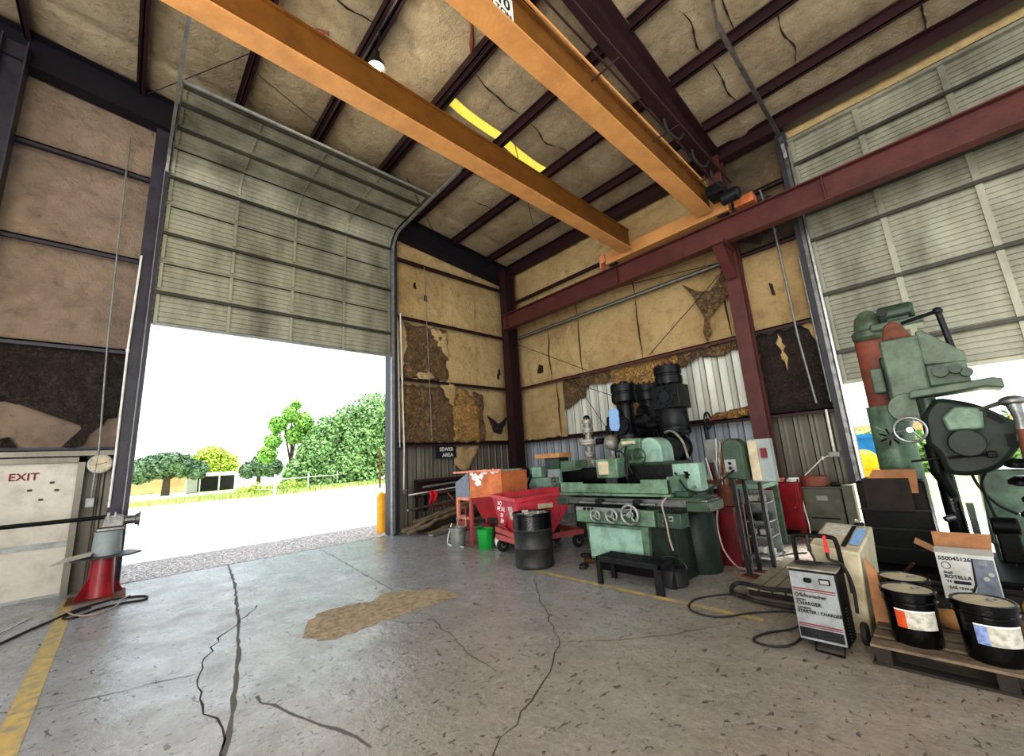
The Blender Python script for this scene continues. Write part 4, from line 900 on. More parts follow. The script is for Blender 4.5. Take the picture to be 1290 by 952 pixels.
# column and wheelhead
b = MB(); b.box(-3.5,-2.75,5.75,6.25,.9,1.45); G(b,'column','green_dark',bevel=.02)
b = MB(); b.prism([(-3.68,1.42),(-3.3,1.42),(-3.28,1.82),(-3.62,1.84),(-3.68,1.75)],5.8,6.3,'Y'); hd = G(b,'wheelhead','green',bevel=.02)
G(MB().box(-3.6,-3.36,5.78,5.8,1.74,1.79),'name_plate','cream',hd); G(MB().box(-3.55,-3.3,5.77,5.8,1.5,1.66),'vent_panel','green_dark',hd)
b = MB(); P_ = [(-3.3,1.42)]+[(-3.18+.2*math.cos(a),1.62+.2*math.sin(a)) for a in [PI*k/10 for k in range(10,-1,-1)]]+[(-2.98,1.42)]
b.prism(P_[::-1],5.85,6.25,'Y'); G(b,'belt_guard','green_light',bevel=.02)
b = MB(); b.box(-3.80,-3.42,5.3,5.62,1.25,1.54); wg = G(b,'wheel_guard','green',bevel=.02); G(MB().box(-3.74,-3.56,5.285,5.3,1.31,1.5),'guard_cover','cream',wg)
G(MB().lathe([(.1,0),(.1,.03)],(-3.62,5.42,1.22),'Y',22),'grinding_wheel','steel',wg)
G(MB().wheel((-3.22,5.6,1.55),.11,.014,'Y',4),'elevation_wheel','green_dark')
b = MB(); b.tube(smooth_path([(-3.5,5.75,1.7),(-3.45,5.6,1.6),(-3.4,5.5,1.4),(-3.36,5.45,1.22)],5),.014,6); b.tube(smooth_path([(-3.7,5.75,1.55),(-3.6,5.6,1.64),(-3.45,5.55,1.6),(-3.3,5.5,1.3)],5),.012,6); G(b,'coolant_hose','steel_dark')
G(MB().tube(smooth_path([(-3.7,5.78,1.62),(-3.55,5.75,1.72),(-3.4,5.76,1.74)],5),.014,6),'oil_line','galv')
# electrical panel
b = MB(); b.box(-2.68,-2.32,5.5,5.72,1.05,1.42); ep = G(b,'electrical_box','green_light',bevel=.01)
b = MB(); b.cbox((-2.48,5.49,1.27),(.03,.03,.09)); b.cbox((-2.48,5.485,1.29),(.08,.02,.02),0,Matrix.Rotation(.6,3,'Y')); G(b,'rotary_switch','black',ep)
for x in (-2.55,-2.4): G(MB().lathe([(.02,-.02),(.02,.02)],(x,5.48,1.12),'Y',10),'knob','galv',ep)
b = MB(); b.box(-2.62,-2.15,5.0,5.45,1.0,1.03); b.cbox((-2.4,5.15,1.06),(.16,.12,.06)); G(b,'side_shelf','green_dark',bevel=.005)
hose([(-2.62,5.45,1.3),(-2.5,5.3,1.22),(-2.38,5.25,1.1),(-2.2,5.3,1.08),(-2.05,5.5,1.2),(-2.0,5.8,1.3)],.013,'rubber','power_cable','black cable looping from the grinder to the switch stand','cable')
hose([(-2.55,4.98,1.03),(-2.6,4.94,.95),(-2.58,4.95,.75),(-2.56,4.94,.55),(-2.53,4.94,.42)],.011,'hose_pink','air_hose','pink hose dangling from the grinder side shelf')
hose([(-2.3,5.9,.85),(-2.35,5.9,.6),(-2.3,5.85,.3),(-2.2,5.9,.1),(-2.16,6.05,.03),(-2.0,5.98,.015),(-1.88,6.01,.015),(-1.83,6.29,.015),(-1.72,6.91,.015)],.012,'hose_pink','power_cable','pale grey cable running down to the floor by the switch stand','cable')
tag(MB().lathe([(.07,0),(.08,.01),(.08,.14)],(-2.15,5.5,1.03) if False else (-2.45,6.05,.80),'Z',16).build('tin_can','cream'),'small beige tin on the dark red cabinet','can')
# step bench
t2 = thing('step_bench','dark grey steel step bench with a grated top','bench',(-2.96,4.73,0))
b = MB(); b.box(-3.4,-2.52,4.55,4.58,.27,.33); b.box(-3.4,-2.52,4.88,4.91,.27,.33); b.box(-3.4,-3.37,4.55,4.91,.27,.33); b.box(-2.55,-2.52,4.55,4.91,.27,.33); b.build('frame','steel_dark',t2,bevel=.004)
b = MB()
for i in range(22): b.box(-3.37+i*.0375,-3.362+i*.0375,4.58,4.88,.3,.325)
for j in range(5): b.box(-3.37,-2.55,4.63+j*.055,4.638+j*.055,.305,.328)
b.build('grating','steel_dark',t2)
for x in (-3.37,-2.56):
    for y in (4.575,4.885): MB().bar((x,y,0),(x,y,.28),.06 if x<-3 else .09,.05).build('leg','steel_dark',t2)
t2 = thing('black_tub','round black tub with wire handle under the step bench','tub',(-2.62,5.02,0))
MB().lathe([(.14,0),(.17,.02),(.185,.2),(.195,.21),(.18,.22),(.16,.1)],(-2.62,5.02,0),'Z',24).build('tub_body','black_plastic',t2)
MB().tube([(-2.62+.19*math.cos(a),5.02,.2+.13*math.sin(a)) for a in [PI*k/10 for k in range(11)]],.005,5).build('handle','steel',t2)
# ================================================================== flanged valve stacks behind
def flange(b, x, y, z, r, h, nb=10):
    b.lathe([(r*.98,0),(r,h*.1),(r,h*.42),(r*.93,h*.46),(r*.93,h*.54),(r,h*.58),(r,h*.9),(r*.98,h)],(x,y,z),'Z',28)
    for k in range(nb):
        a = 2*PI*k/nb; b.lathe([(r*.09,-.04),(r*.09,h+.04)],(x+r*.8*math.cos(a),y+r*.8*math.sin(a),z),'Z',6)
def stack(name, label, x, y, parts, mat='bop_black'):
    t = thing(name,label,'valve',(x,y,0))
    for p in parts:
        k = p[0]; m = p[-1] if isinstance(p[-1], str) and p[-1] in M else mat
        b = MB()
        if k == 'fl': flange(b,x,y,p[1],p[2],p[3]); b.build('flange',m,t)
        elif k == 'cy': b.lathe([(p[3]*.95,p[1]),(p[3],p[1]+.02),(p[3],p[2]-.02),(p[3]*.95,p[2])],(x,y,0),'Z',24); b.build('body',m,t)
        elif k == 'bx':
            b.cbox((x+(p[5] if len(p)>5 and not isinstance(p[5],str) else 0),y,(p[1]+p[2])/2),(p[3],p[4],p[2]-p[1]),.0); bo = b.build('valve_block',m,t,bevel=.015)
            b2 = MB(); z_ = (p[1]+p[2])/2; R_ = min(p[3],p[2]-p[1])*.36
            for q in range(8):
                a = 2*PI*q/8; b2.lathe([(.022,0),(.022,.05)],(x+R_*math.cos(a),y-p[4]/2-.05,z_+R_*math.sin(a)),'Y',8)
            b2.lathe([(R_*.6,0),(R_*.6,.03)],(x,y-p[4]/2-.03,z_),'Y',18); b2.build('bolt_circle','steel_dark',bo)
        elif k == 'side': # side outlet along x
            b.lathe([(p[2]*.6,0),(p[2]*.6,p[3]*.6),(p[2],p[3]*.6),(p[2],p[3])],(x,y,p[1]),'X',18); b.build('side_outlet',m,t)
        elif k == 'front':
            b.lathe([(p[2],-p[3]),(p[2],-p[3]*.75),(p[2]*.6,-p[3]*.7),(p[2]*.6,0)],(x,y,p[1]),'Y',18)
            for q in range(6):
                a = 2*PI*q/6; b.lathe([(.018,-p[3]-.03),(.018,-p[3])],(x+p[2]*.75*math.cos(a),y,p[1]+p[2]*.75*math.sin(a)),'Y',8)
            b.build('front_outlet',m,t)
        elif k == 'wheel': b.wheel((x+p[2],y,p[1]),p[3],.018,'X' if p[4]=='X' else 'Y',4); b.build('handwheel',m,t)
        elif k == 'ball': b.ball((x,y,p[1]),p[2],10); b.build('body',m,t)
    return t
pal = 'iron_pale'
stack('valve_tree','slim pale grey valve tree, leftmost of the stacks',-6.0,8.2,[('fl',0,.2,.12,pal),('cy',.1,1.2,.08,pal),('fl',1.15,.15,.1,pal),('ball',1.42,.17,pal),('front',1.42,.13,.2,pal),('fl',1.58,.13,.1,pal),('cy',1.65,1.88,.07,pal),('fl',1.86,.24,.12,pal),('side',1.92,.07,.42,'steel_dark'),('cy',1.95,2.2,.07,pal),('fl',2.15,.13,.1,pal),('cy',2.22,2.4,.1,'galv'),('fl',2.38,.13,.08,pal),('ball',2.5,.08,'steel_dark')])
stack('valve_tree','short valve tree with a ball-shaped body, second from the left',-5.35,8.2,[('fl',0,.18,.1,pal),('cy',.1,1.5,.06,pal),('fl',1.45,.12,.08,pal),('cy',1.5,1.75,.06,pal),('ball',1.86,.19,pal),('side',1.88,.06,.35,'steel_dark'),('cy',2.0,2.15,.06,'bop_black'),('fl',2.12,.12,.1,'bop_black'),('cy',2.2,2.38,.07,'bop_black'),('ball',2.4,.07,'bop_black')])
stack('wellhead_stack','tall black flanged stack with a pale blue plate',-4.78,8.0,[('fl',0,.3,.16),('cy',.15,1.5,.16),('fl',1.45,.27,.14),('cy',1.55,1.9,.24),('fl',1.8,.26,.2),('front',2.2,.2,.3),('cy',1.95,2.7,.18),('side',2.25,.15,.45),('fl',2.72,.28,.38,'bop_black'),('cy',3.05,3.18,.07)])
MB().prism([(-.16,2.1),(-.2,2.2),(-.17,2.55),(.0,2.58),(.06,2.5),(.05,2.16),(0,2.08)],0,.03,'Y').xf(Matrix.Translation((-4.82,7.66,0))).build('bracket_plate','sky_blue',bpy.data.objects['wellhead_stack'])
stack('wellhead_stack','black stack with a rounded cap just behind the plated one',-4.63,8.75,[('fl',0,.3,.16),('cy',.15,1.7,.22),('front',1.9,.28,.35),('cy',1.6,2.35,.28),('fl',2.2,.26,.14),('front',2.5,.16,.3),('cy',2.3,2.82,.2,'steel_dark'),('fl',2.78,.27,.36,'steel_dark'),('side',2.05,.17,.5)])
stack('wellhead_stack','tallest black stack, with a square block below its cap',-3.72,8.0,[('fl',0,.32,.16),('cy',.15,1.4,.2),('ball',1.65,.28),('front',1.62,.24,.34,'steel_dark'),('cy',1.6,2.0,.14),('fl',1.92,.3,.14),('cy',2.0,2.42,.28,'steel_dark'),('bx',2.42,2.9,.56,.5),('fl',2.93,.27,.36,'bop_black'),('cy',3.28,3.42,.09,'rust'),('side',2.15,.1,-.55)])
stack('valve_wheel_post','small dark post with a handwheel beside the tallest stack',-3.32,8.5,[('cy',0,2.1,.04,'steel_dark'),('wheel',2.15,.06,.16,'X','steel_dark'),('fl',0,.15,.06,'steel_dark')])
MB().tube([(-3.3,8.5,2.15),(-2.9,8.6,2.2)],.03,8).build('stem','rust',bpy.data.objects['valve_wheel_post'])
hose([(-3.75,7.6,1.95),(-3.5,7.4,1.95),(-3.25,7.2,1.75),(-3.1,7.0,1.45)],.022,'iron_pale','air_hose','thick pale hose arching down from the tallest stack')
# ================================================================== bench with rods, switch stand
t = thing('work_bench','light green steel work table with a shelf, behind the switch stand','table',(-2.6,7.6,0))
MB().box(-3.3,-2.12,7.25,8.1,.93,1.0).build('table_top','green_light',t,bevel=.006)
for x, y in ((-3.25,7.3),(-2.17,7.3),(-3.25,8.05),(-2.17,8.05)): MB().bar((x,y,0),(x,y,.93),.09,.09).build('leg','green',t)
MB().box(-3.25,-2.17,7.3,8.05,.35,.38).build('shelf','green_dark',t)
o = MB().box(-2.78,-2.22,6.2,6.75,0,.79).build('steel_cabinet','dark_red',bevel=.01); tag(o,'dark red steel cabinet in shadow beside the grinder','cabinet')
t = thing('parts_shelf','pale open shelf unit crammed with parts','shelf',(-2.0,6.7,0))
for z in (.1,.35,.55,.8): MB().box(-2.2,-1.9,6.5,6.9,z,z+.015).build('shelf_board','galv',t)
for x in (-2.2,-1.91):
    for y in (6.5,6.89): MB().box(x,x+.015,y,y+.015,0,.95).build('post','galv',t)
MB().box(-2.2,-1.9,6.88,6.9,.08,.95).build('back_panel','galv',t)
for i in range(16):
    z = (.115,.365,.565,.815)[i%4]; x = -2.15+.06*(i//4); tag(MB().cbox((x+.02,6.6+.05*(i%3),z+.05),(.05,.1,.08),.2*i).build('spare_part',['white','galv','steel_dark','paper'][i%4],bevel=.006),'small spare part on the pale shelf unit','part','spare parts on the pale shelf unit')
t = thing('switch_stand','dark green switch box on two thin steel legs','switch box',(-1.98,5.95,0))
b = MB(); P_ = [(-2.12,1.2),(-1.86,1.17),(-1.86,1.55)]+[(-1.99+.13*math.cos(a),1.58+.13*math.sin(a)) for a in [PI*k/8 for k in range(9)]]
b.prism(P_,5.82,6.05,'Y'); bx = b.build('switch_housing','green_dark',t,bevel=.015)
MB().box(-2.10,-1.96,5.805,5.825,1.28,1.44).build('switch_plate','galv',bx)
for z in (1.33,1.39): MB().lathe([(.018,-.03),(.018,0)],(-2.03,5.81,z),'Y',10).build('button','black',bx)
for x, y in ((-2.02,5.83),(-1.98,6.1)): MB().bar((x,y,0),(x-.02,y,1.2),.045,.045).build('leg','steel_dark',t); MB().cbox((x,y,.01),(.16,.14,.02)).build('foot_plate','rust',t)
t = thing('panel_box','pale grey electrical panel mottled with peeling paint','panel',(-1.72,6.0,1.1))
MB().box(-1.84,-1.58,5.98,6.12,1.14,1.68).build('enclosure','grey_box',t,bevel=.008); MB().box(-1.84,-1.73,5.965,5.98,1.16,1.66).build('peeling_sheet','cream',t)
MB().cbox((-1.66,5.96,1.5),(.06,.05,.12)).build('red_switch','ink_red',t)
MB().bar((-1.8,6.06,0),(-1.8,6.06,1.14),.04,.04).build('leg','steel_dark',t)
for i in range(30):
    a = rr.uniform(-.06,.06); p = (-2.32+rr.uniform(-.07,.07),6.3+rr.uniform(-.08,.08),1.05); q = (p[0]+.10+a,p[1]+rr.uniform(-.06,.06),1.62+rr.uniform(-.12,.12))
    tag(MB().tube([p,Vector(p).lerp(Vector(q),.5)+Vector((a*.3,0,0)),q],.006,5).build('welding_rod',['weld_rod','steel','rust'][i%3]),'long thin rod in the upright bundle left of the switch stand','rod','rods bundled beside the switch stand')
t = thing('rod_holder','dark round holder for the upright rods','holder',(-2.3,6.3,.8)); MB().lathe([(.12,.80),(.13,.82),(.12,1.08),(.11,1.08),(.11,.84)],(-2.3,6.3,0),'Z',16).build('cup','rust',t)
tag(MB().box(-2.6,-2.4,6.3,6.6,.79,.92).build('parts_bin','tile_red',bevel=.006),'reddish parts bin on the dark red cabinet','bin')
t = thing('tool_rack','small grey box with red and white handled tools','tools',(-2.75,7.3,1.0)); MB().box(-2.95,-2.75,7.4,7.55,1.35,1.75).build('grey_plate','galv',t,bevel=.006); MB().box(-3.1,-2.45,7.35,7.6,1.0,1.06).build('tray','rust',t)
for i in range(10): MB().tube([(-3.05+i*.065,7.42,1.05),(-3.1+i*.068,7.38,1.36+.04*(i%3))],.013,6).build('tool_handle',['ink_red','cream','white'][i%3],t)
# ================================================================== cabinets against the back wall
t = thing('red_cabinet','bright red steel cabinet with cut-out feet by the red column','cabinet',(-2.32,9.1,0))
b = MB(); b.box(-2.58,-1.97,8.62,8.98,.12,.91); b.build('cabinet_body','red_cab',t,bevel=.008)
MB().box(-2.54,-2.01,8.605,8.62,.16,.87).build('door','red_cab',t,bevel=.004,label='plain red door').name; MB().lathe([(.012,-.03),(.012,0)],(-2.06,8.60,.50),'Y',10).build('handle','galv',t)
for x in (-2.58,-2.05):
    for y in (8.63,8.92): MB().prism([(x,0),(x+.08,0),(x+.08,.12),(x,.12)],y,y+.05,'Y').build('leg','red_cab',t)
for i,(x,lb) in enumerate([(-2.55,'small pale clamp on the red cabinet'),(-2.35,'jumbled fitting in the middle of the red cabinet top'),(-2.15,'white tool at the right end of the red cabinet')]):
    tag(MB().cbox((x+.06,8.8,.945),(.14,.1,.05),i*.6).cbox((x+.09,8.8,.98),(.05,.16,.03),i).build('hand_tool',['rust','orange_pale','white'][i],bevel=.008),lb,'tool')
t = thing('grey_cabinet','olive grey metal cabinet with a pale side edge','cabinet',(-1.7,9.1,0))
b = MB(); b.box(-1.97,-1.42,8.85,9.3,.08,.80); b.build('cabinet_body','grey_cab',t,bevel=.012); MB().box(-1.98,-1.40,8.83,9.3,.80,.83).build('lid','grey_cab',t,bevel=.005)
MB().box(-1.78,-1.62,8.842,8.852,.60,.68).build('name_plate','galv',t); MB().box(-1.9,-1.5,8.842,8.852,.3,.32).build('groove','black',t)
for x in (-1.93,-1.48): MB().box(x,x+.05,8.88,9.25,0,.08).build('foot','black',t)
t = thing('tin_basin','round dusty pink basin on the grey cabinet','basin',(-1.78,9.05,.83)); MB().lathe([(.19,.83),(.2,.84),(.2,1.0),(.19,1.0),(.185,.86)],(-1.8,9.05,0),'Z',26).build('basin_body','rust_red',t)
t = thing('grey_cabinet','narrower olive cabinet at the end, cream-edged','cabinet',(-1.3,9.1,0)); MB().box(-1.40,-1.25,8.8,9.2,.1,.86).build('cabinet_body','grey_cab',t,bevel=.01); MB().box(-1.255,-1.225,8.79,9.2,.1,.87).build('edge_strip','cream',t)
tag(MB().ball((-1.5,8.98,.86),.05,6,(1.6,1,.8)).build('shop_rag','rubber'),'small dark wad on the grey cabinet','rag')
hose([(-2.02,9.0,.98),(-1.98,8.8,.6),(-1.93,8.7,.2),(-1.9,8.5,.02),(-1.8,8.35,.02),(-1.72,8.45,.02),(-1.8,8.6,.02),(-1.68,8.3,.02),(-1.6,8.0,.02)],.011,'white','power_cable','white cable falling between the red and grey cabinets','cable')
hose([(-1.22,9.05,.75),(-1.12,9.0,.72),(-1.1,8.9,.4),(-1.15,8.7,.1),(-1.05,8.3,.02)],.01,'cream','power_cable','cream cable looped at the end of the olive cabinets','cable')
hose([(-2.69,8.67),(-2.57,8.75),(-2.3,8.7),(-1.93,8.75),(-1.5,8.7),(-1.2,8.6)],.01,'cream','power_cable','pale cable along the floor before the cabinets','cable',.012)
hose([(-2.33,7.0),(-2.19,6.95),(-2.0,7.1),(-1.98,7.3),(-2.09,7.4),(-2.25,7.36),(-2.25,7.15),(-2.05,7.05),(-1.9,7.3),(-1.75,7.45)],.011,'rubber','power_cable','black cable loops on the floor under the green table','cable',.012)
# ================================================================== charger
t = thing('battery_charger','grey wheeled battery charger with red-striped front','charger',(-.93,4.3,0))
fr = [(-1.12,4.12,.05),(-.82,4.12,.05),(-.80,4.10,.56),(-1.10,4.10,.56)]
b = MB(); b.add([(-1.13,4.13,.05),(-.81,4.13,.05),(-.80,4.38,.05),(-1.12,4.38,.05),(-1.12,4.11,.59),(-.80,4.11,.59),(-.79,4.36,.61),(-1.11,4.36,.61)],[(0,3,2,1),(4,5,6,7),(0,1,5,4),(1,2,6,5),(2,3,7,6),(3,0,4,7)])
bd = b.build('housing','black',t,bevel=.01)
MB().box(-1.125,-.795,4.09,4.37,.59,.605).build('lid','lid_dusty',bd,bevel=.004)
fp = MB().box(-1.115,-.815,4.092,4.112,.07,.575).build('front_panel','pcb_grey',t,bevel=.003)
for z0,z1,m in ((.445,.453,'ink_red'),(.43,.434,'ink_red'),(.185,.192,'ink_red'),(.172,.176,'ink_red'),(.09,.16,'steel_dark')): MB().box(-1.105,-.825,4.088,4.092,z0,z1).build('stripe',m,fp)
MB().cbox((-.99,4.075,.52),(.05,.03,.03)).build('selector_knob','black',t,bevel=.006); mt_ = MB().cbox((-.88,4.085,.52),(.07,.02,.04)).build('meter','black',t,bevel=.003); MB().cbox((-.88,4.074,.52),(.055,.004,.028)).build('meter_face','galv',mt_)
MB().torus((-1.085,4.088,.40),.012,.003,'Y',16,5).build('logo_ring','ink',fp)
text('Schumacher',.036,(-1.065,4.086,.40),(1,0,0),(0,0,1),'ink','lettering',fp,.001,'LEFT')
text('BATTERY',.016,(-1.095,4.086,.365),(1,0,0),(0,0,1),'ink','lettering',fp,.001,'LEFT')
text('CHARGER',.036,(-1.095,4.086,.34),(1,0,0),(0,0,1),'ink','lettering',fp,.001,'LEFT')
text('AUTOMATIC',.016,(-1.095,4.086,.305),(1,0,0),(0,0,1),'ink','lettering',fp,.001,'LEFT')
text('STARTER / CHARGER',.032,(-1.095,4.086,.28),(1,0,0),(0,0,1),'ink','lettering',fp,.001,'LEFT',.95)
b = MB()
for i in range(11): b.cbox((-.797,4.26,.1+i*.022),(.012,.16,.008))
b.build('side_vents','steel_dark',bd)
b = MB(); hp = smooth_path([(-1.10,4.34,.55),(-1.10,4.34,.78),(-1.07,4.34,.815),(-.98,4.34,.82),(-.84,4.34,.815),(-.80,4.34,.78),(-.79,4.34,.55)],5); b.tube(hp,.017,10); b.build('handle','black',t)
for x, m_ in ((-.99,'clip_black'),(-.87,'clip_red')):
    b = MB(); b.cbox((x,4.315,.77),(.022,.02,.12)); b.cbox((x+.004,4.30,.72),(.03,.014,.05)); b.build('cable_clamp',m_,t,bevel=.004,label='red jumper clamp' if 'red' in m_ else 'black jumper clamp')
b = MB(); b.tube(smooth_path([(-.99,4.31,.70),(-.96,4.27,.62),(-1.05,4.22,.63),(-1.08,4.2,.62),(-.95,4.16,.625),(-.82,4.2,.64),(-.77,4.3,.6),(-.765,4.34,.4)],6),.009,6); b.tube(smooth_path([(-.87,4.31,.70),(-.85,4.25,.66),(-.78,4.28,.62),(-.75,4.34,.45),(-.76,4.36,.25)],6),.012,6); b.build('jumper_lead','rubber',t)
for x in (-1.08,-.84):
    w_ = MB().lathe([(.07,-.02),(.08,-.015),(.08,.015),(.07,.02)],(x+.09,4.44,.08) if x>-1 else (x-.0,4.44,.08),'X',20).build('wheel','rubber',t)
b = MB(); b.tube([(-1.02,4.13,.06),(-1.02,4.08,.010),(-.84,4.07,.010),(-.84,4.12,.06)],.008,6); b.build('foot_loop','black',t)
hose([(-1.12,4.4,.15),(-1.25,4.7,.03),(-1.38,4.82,.012),(-1.64,4.57,.012),(-1.8,4.33,.012),(-1.97,4.27,.012),(-2.15,4.37,.012),(-2.2,4.66,.012),(-2.03,4.96,.012),(-1.83,5.1,.012)],.008,'rubber','power_cable','thin black cord crossing the yellow line','cable')
hose([(-1.13,4.46,.1),(-1.25,4.40,.012),(-1.38,4.2,.012),(-1.44,4.0,.012),(-1.34,3.93,.012),(-1.21,4.0,.012),(-1.16,4.16,.012),(-1.15,4.38,.02)],.009,'rubber','power_cable','black cord loop on the floor left of the charger','cable')
# beige cabinet machine behind it
t = thing('beige_machine','tall beige cased unit with blue and white label on top','machine',(-.9,5.0,0))
b = MB(); b.add([(-1.02,4.62,0),(-.74,4.62,0),(-.70,5.2,0),(-1.02,5.2,0),(-1.05,4.58,.70),(-.70,4.58,.66),(-.66,5.25,.78),(-1.02,5.25,.80)],[(0,3,2,1),(4,5,6,7),(0,1,5,4),(1,2,6,5),(2,3,7,6),(3,0,4,7)]); bb = b.build('casing','cream',t,bevel=.015)
def topq(u0,u1,v0,v1,m,n,e=.004):
    P = lambda u,v: (-1.05*(1-u)+-.70*u+v*.035, 4.58+v*.67, (.70*(1-u)+.66*u)*(1-v)+(.80*(1-u)+.78*u)*v+e+.004)
    return MB().add([P(u0,v0),P(u1,v0),P(u1,v1),P(u0,v1)],[(0,1,2,3)]).build(n,m,bb)
topq(.08,.92,.45,.92,'paper','top_label'); topq(.62,.72,.1,.9,'ink','dark_stripe',.006); topq(.75,.95,.2,.8,'sky_blue','blue_panel',.006)
MB().cbox((-.74,5.15,.81),(.07,.05,.025)).build('latch','black',t,bevel=.006)
tag(MB().prism([(-.70,.02),(-.60,.02),(-.62,.5),(-.68,.62)],4.62,4.66,'Y').build('cardboard_sheet','cardboard'),'brown board leaning between the beige unit and the pails','board')
# flat ramp / platform with hose
t = thing('pallet_platform','low grey slatted platform on the floor behind the charger','platform',(-1.6,6.2,0))
for i in range(4): MB().box(-1.82+i*.125,-1.71+i*.125,5.1,6.7,.07,.095).build('slat','pallet_grey',t,bevel=.003)
for y in (5.15,5.9,6.6): MB().box(-1.82,-1.34,y,y+.09,0,.07).build('bearer','wood_dark',t)
hose([(-1.85,5.0,.03),(-1.7,4.9,.03),(-1.5,4.88,.03),(-1.3,4.92,.03),(-1.22,5.05,.03),(-1.35,5.1,.12),(-1.6,5.02,.13),(-1.9,5.1,.12),(-1.95,5.0,.05),(-1.8,4.93,.04)],.022,'rubber','rubber_hose','thick black hose doubled over the platform end')
tag(MB().cbox((-1.25,7.0,.05),(.5,1.4,.04),.08).build('metal_sheet','galv'),'pale metal sheet flat on the floor behind the platform','sheet')
t = thing('white_stool','small white folding frame by the cabinets','stand',(-1.15,8.2,0))
b = MB(); 
for p,q in (((-1.3,8.3,0),(-1.2,8.2,.4)),((-1.1,8.0,0),(-1.2,8.2,.4)),((-1.0,8.3,0),(-1.15,8.2,.38)),((-1.3,8.0,.0),(-1.2,8.2,.2))): b.bar(p,q,.03,.03)
b.build('frame','white',t)
# ================================================================== pallet with pails
t = thing('wood_pallet','weathered wooden pallet carrying oil pails','pallet',(.1,4.65,0))
for i in range(6):
    y = 4.10+i*.2; MB().box(-.68,.55,y,y+.14,.115,.135).build('deck_board','wood_old',t,bevel=.003)
for x in (-.66,-.08,.47): MB().box(x,x+.09,4.10,5.24,.02,.115).build('stringer','wood_dark',t,bevel=.003)
for y in (4.1,4.62,5.1): MB().box(-.68,.55,y,y+.1,0,.02).build('bottom_board','wood_dark',t)
def pail(loc, label, lab1, lab2, rz=0, full=True):
    t = thing('oil_pail',label,'pail',loc,rz); r = .148; h = .36
    MB().lathe([(r*.92,0),(r*.94,.01),(r*.97,.2),(r,h-.09),(r*1.04,h-.085),(r*1.04,h-.07),(r,h-.065),(r*1.02,h-.01),(r*.98,h-.01)],(0,0,0),'Z',36).build('pail_body','black_gloss',t,local=True)
    ld = MB().lathe([(r*1.07,h-.035),(r*1.08,h-.005),(r*1.05,h),(r*.98,h-.0),(r*.96,h-.012),(.0001,h-.012)],(0,0,0),'Z',36,caps=False).build('lid','black_gloss',t,local=True)
    MB().lathe([(r*.955,h-.012),(r*.955,h-.008)],(0,0,0),'Z',36).build('lid_disc','cream',ld,local=True)
    MB().torus((.05,.03,h-.004),.025,.006,'Z',16,6).build('spout_cap','galv',ld,local=True)
    for j,(a0,a1,m_,z0,z1) in enumerate(((-2.15,-1.75,lab1,.12,.235),(-1.75,-.55,lab2,.12,.235),(-2.15,-.55,'white',.235,.245))):
        vs = []; n_ = 10
        for k in range(n_+1):
            a = a0+(a1-a0)*k/n_
            for z in (z0,z1): rr_ = r*(.945+.055*z/.27)+.004; vs.append((rr_*math.cos(a),rr_*math.sin(a),z))
        MB().add(vs,[(2*k,2*k+2,2*k+3,2*k+1) for k in range(n_)]).build('label_sheet',m_,t,local=True)
    b = MB(); b.tube([(r*1.06*math.cos(a),-.0-.05*math.sin(a)-r*.9*math.sin(a),h-.07-.07*math.sin(a)) for a in [PI*k/12 for k in range(13)]],.003,5) if False else b.tube([(r*1.06*math.cos(PI*k/12),r*1.08*math.sin(PI*k/12),h-.07-.10*math.sin(PI*k/12)) for k in range(13)],.003,5)
    b.build('handle','steel',t,local=True)
    return t
pail((-.44,4.36,.135),'black oil pail with an orange and white label','','',0) if False else None
pail((-.43,4.34,.135),'black oil pail with an orange and white label','label_orange','paper')
pail((-.47,4.68,.135),'black oil pail without visible label, behind the orange-labelled one','black_gloss','black_gloss')
pail((-.055,4.29,.135),'black oil pail with a blue and white label','label_blue','paper',.1)
tag(MB().ball((-.24,4.75,.2),.08,8,(1.2,1,.9)).build('yellow_bottle','wood_orange'),'tan rag bundle between the pails','rag')
# ---- carton
t = thing('skid','low dark wooden skid behind the pails','pallet',(0,5.8,0))
for y in (5.5,5.75,6.0): MB().box(-.6,.6,y,y+.15,.11,.14).build('deck_board','wood_dark',t)
for x in (-.6,0,.5): MB().box(x,x+.09,5.5,6.15,0,.11).build('stringer','wood_dark',t)
t = thing('oil_carton','opened white motor oil carton with brown inner flaps','box',(-.12,5.65,.14))
x0,x1,y0,y1,z0,z1 = -.30,.07,5.52,5.82,.14,.54
b = MB(); b.box(x0,x1,y0,y0+.006,z0,z1); b.box(x0,x1,y1-.006,y1,z0,z1); b.box(x0,x0+.006,y0,y1,z0,z1); b.box(x1-.006,x1,y0,y1,z0,z1); b.box(x0,x1,y0,y1,z0,z0+.01); cb = b.build('carton_body','carton_white',t)
b = MB(); b.add([(x0,y1,z1),(x1,y1,z1),(x1+.02,y1+.05,z1+.13),(x0,y1+.05,z1+.13)],[(0,1,2,3)]); b.add([(x0,y1-.003,z1),(x1,y1-.003,z1),(x1+.02,y1+.047,z1+.13),(x0,y1+.047,z1+.13)],[(3,2,1,0)]); b.build('back_flap','cardboard',t)
b = MB(); b.add([(x0,y0,z1),(x0,y1,z1),(x0-.12,y1,z1+.07),(x0-.12,y0,z1+.07)],[(0,1,2,3)]); b.add([(x0,y0,z1-.003),(x0,y1,z1-.003),(x0-.12,y1,z1+.067),(x0-.12,y0,z1+.067)],[(3,2,1,0)]); b.build('side_flap','cardboard',t)
b = MB(); b.add([(x0,y0+.0,z1),(x1,y0,z1),(x1,y0+.13,z1+.02),(x0,y0+.13,z1+.02)],[(0,1,2,3)]); b.build('front_flap','carton_white',t)
yf = y0-.001
